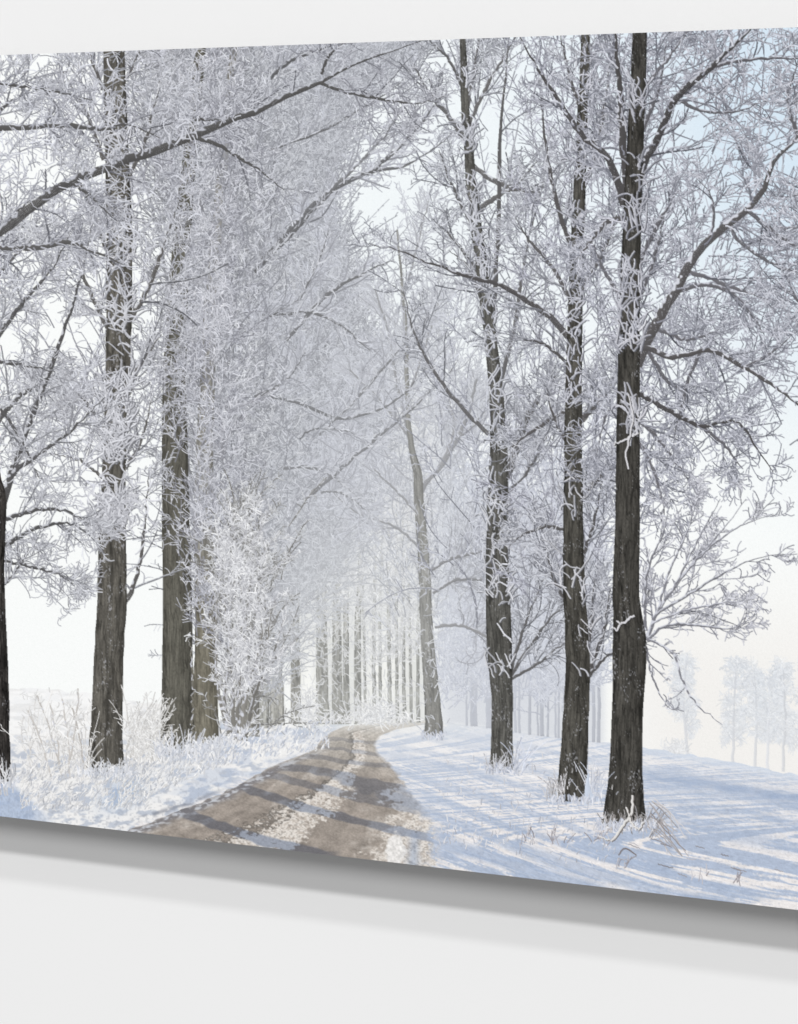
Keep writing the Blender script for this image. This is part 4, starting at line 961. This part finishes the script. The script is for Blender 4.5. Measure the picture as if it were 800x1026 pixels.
def mesh_obj(name, verts, faces4, mat, parent, colors=None):
    me = bpy.data.meshes.new(name)
    nv, nf = len(verts), len(faces4)
    me.vertices.add(nv); me.loops.add(nf * 4); me.polygons.add(nf)
    me.vertices.foreach_set('co', verts.astype(np.float32).ravel())
    me.loops.foreach_set('vertex_index', faces4.astype(np.int32).ravel())
    me.polygons.foreach_set('loop_start', np.arange(0, nf * 4, 4, dtype=np.int32))
    me.polygons.foreach_set('loop_total', np.full(nf, 4, np.int32))
    if colors is not None:
        ca = me.color_attributes.new('ink', 'FLOAT_COLOR', 'POINT')
        ca.data.foreach_set('color', np.concatenate([colors, np.ones((nv, 1), np.float32)], 1).astype(np.float32).ravel())
    me.materials.append(mat)
    me.update(calc_edges=True)
    me.shade_flat()
    o = bpy.data.objects.new(name, me); COL.objects.link(o); o.parent = parent
    return o


cell = ow_[:-1, :-1].ravel()
ri, ci = np.divmod(np.arange((NR - 1) * (NC - 1)), NC - 1)
v00 = ri * NC + ci
VXf, VZf = VX.ravel(), VZ.ravel(); linf = lin.reshape(-1, 3)
order = np.argsort(cell, kind='stable'); sc_ = cell[order]
empt = {}
for i, (name, label, parent) in PARTS.items():
    a, b = np.searchsorted(sc_, i), np.searchsorted(sc_, i, 'right')
    if i in [p for (_, _, p) in PARTS.values()] and a == b:          # a printed tree: Empty with trunk and crown below it
        bx = None
        o = bpy.data.objects.new(name, None); COL.objects.link(o); o.parent = root
        o.empty_display_size = .02
        if label: o['label'] = label
        empt[i] = o
        continue
    if a == b: continue
    f = v00[order[a:b]]
    q4 = np.stack([f, f + NC, f + NC + 1, f + 1], 1)
    u, inv = np.unique(q4, return_inverse=True)
    vv = np.stack([VXf[u], np.zeros(len(u)), VZf[u]], 1)
    o = mesh_obj(name, vv, inv.reshape(-1, 4), m_print, empt.get(parent, root) if parent else root, linf[u])
    if label: o['label'] = label
    empt[i] = o
labs = [v[1] for v in PARTS.values() if v[1]]
for i, o in empt.items():
    nm, lb, _ = PARTS[i]
    if lb and labs.count(lb) > 1:
        o['group'] = 'slim misty trees at the end of the avenue' if 'avenue' in lb else 'misty trunks of the background wood'
    if nm in ('dry_grass', 'frosted_turf', 'woodland'): o['kind'] = 'stuff'
# a printed tree whose pieces are all hidden behind others is dropped
for i, o in list(empt.items()):
    if o.type == 'EMPTY' and not o.children: bpy.data.objects.remove(o)


def box(name, x0, x1, y0, y1, z0, z1, mat, parent):
    v = np.array([(x, y, z) for x in (x0, x1) for y in (y0, y1) for z in (z0, z1)])
    f = np.array([(0, 1, 3, 2), (4, 6, 7, 5), (0, 4, 5, 1), (2, 3, 7, 6), (0, 2, 6, 4), (1, 5, 7, 3)])
    return mesh_obj(name, v, f, mat, parent)


XA, XB = float(xs[0]), float(xs[-1])
box('panel', XA, XB, .0006, .0036, -PH / 2 + .0002, PH / 2 - .0002, m_edge, root)
box('backing_frame', XA + .10, XB - .10, .0037, GAP - .0005, -PH / 2 + .12, PH / 2 - .12, m_edge, root)

wall = box('wall', -5, 5, GAP, GAP + .12, -3, 3, m_wall, None)
wall['kind'] = 'structure'

# ------------------------------------------------------------------ light: even room light and two ceiling lamps
w = bpy.data.worlds.new('World'); scene.world = w; w.use_nodes = True
bg = w.node_tree.nodes['Background']; bg.inputs['Color'].default_value = (1, 1, 1, 1); bg.inputs['Strength'].default_value = .32


def lamp(name, el, az, dist, size, E_):
    el, az = math.radians(el), math.radians(az)
    d = np.array([math.sin(az) * math.cos(el), -math.cos(az) * math.cos(el), math.sin(el)])
    L = bpy.data.lights.new(name, 'AREA'); L.shape = 'DISK'; L.size = size
    L.energy = E_ * math.pi ** 2 * dist ** 2 / (math.cos(az) * math.cos(el))
    o = bpy.data.objects.new(name, L); COL.objects.link(o)
    o.location = d * dist
    import mathutils
    o.rotation_euler = mathutils.Vector(-d).to_track_quat('-Z', 'Y').to_euler()


lamp('ceiling_lamp', 52, 8, 40, 2.9, .35)
lamp('ceiling_lamp', 64.5, -6, 40, 2.2, .14)
lamp('soft_lamp', 33, 0, 40, 14.5, .23)

# ------------------------------------------------------------------ camera
cam = bpy.data.cameras.new('camera'); co = bpy.data.objects.new('camera', cam); COL.objects.link(co)
co.location = (CX, CY, CZ); co.rotation_euler = (math.radians(90), 0, YAW)
cam.sensor_fit = 'HORIZONTAL'; cam.sensor_width = 36; cam.lens = F / 800 * 36
cam.shift_y = -(513 - 230) / 800.0
cam.clip_start = .05; cam.clip_end = 200
scene.camera = co
scene.view_settings.view_transform = 'Standard'; scene.view_settings.look = 'None'
scene.view_settings.exposure = 0; scene.view_settings.gamma = 1
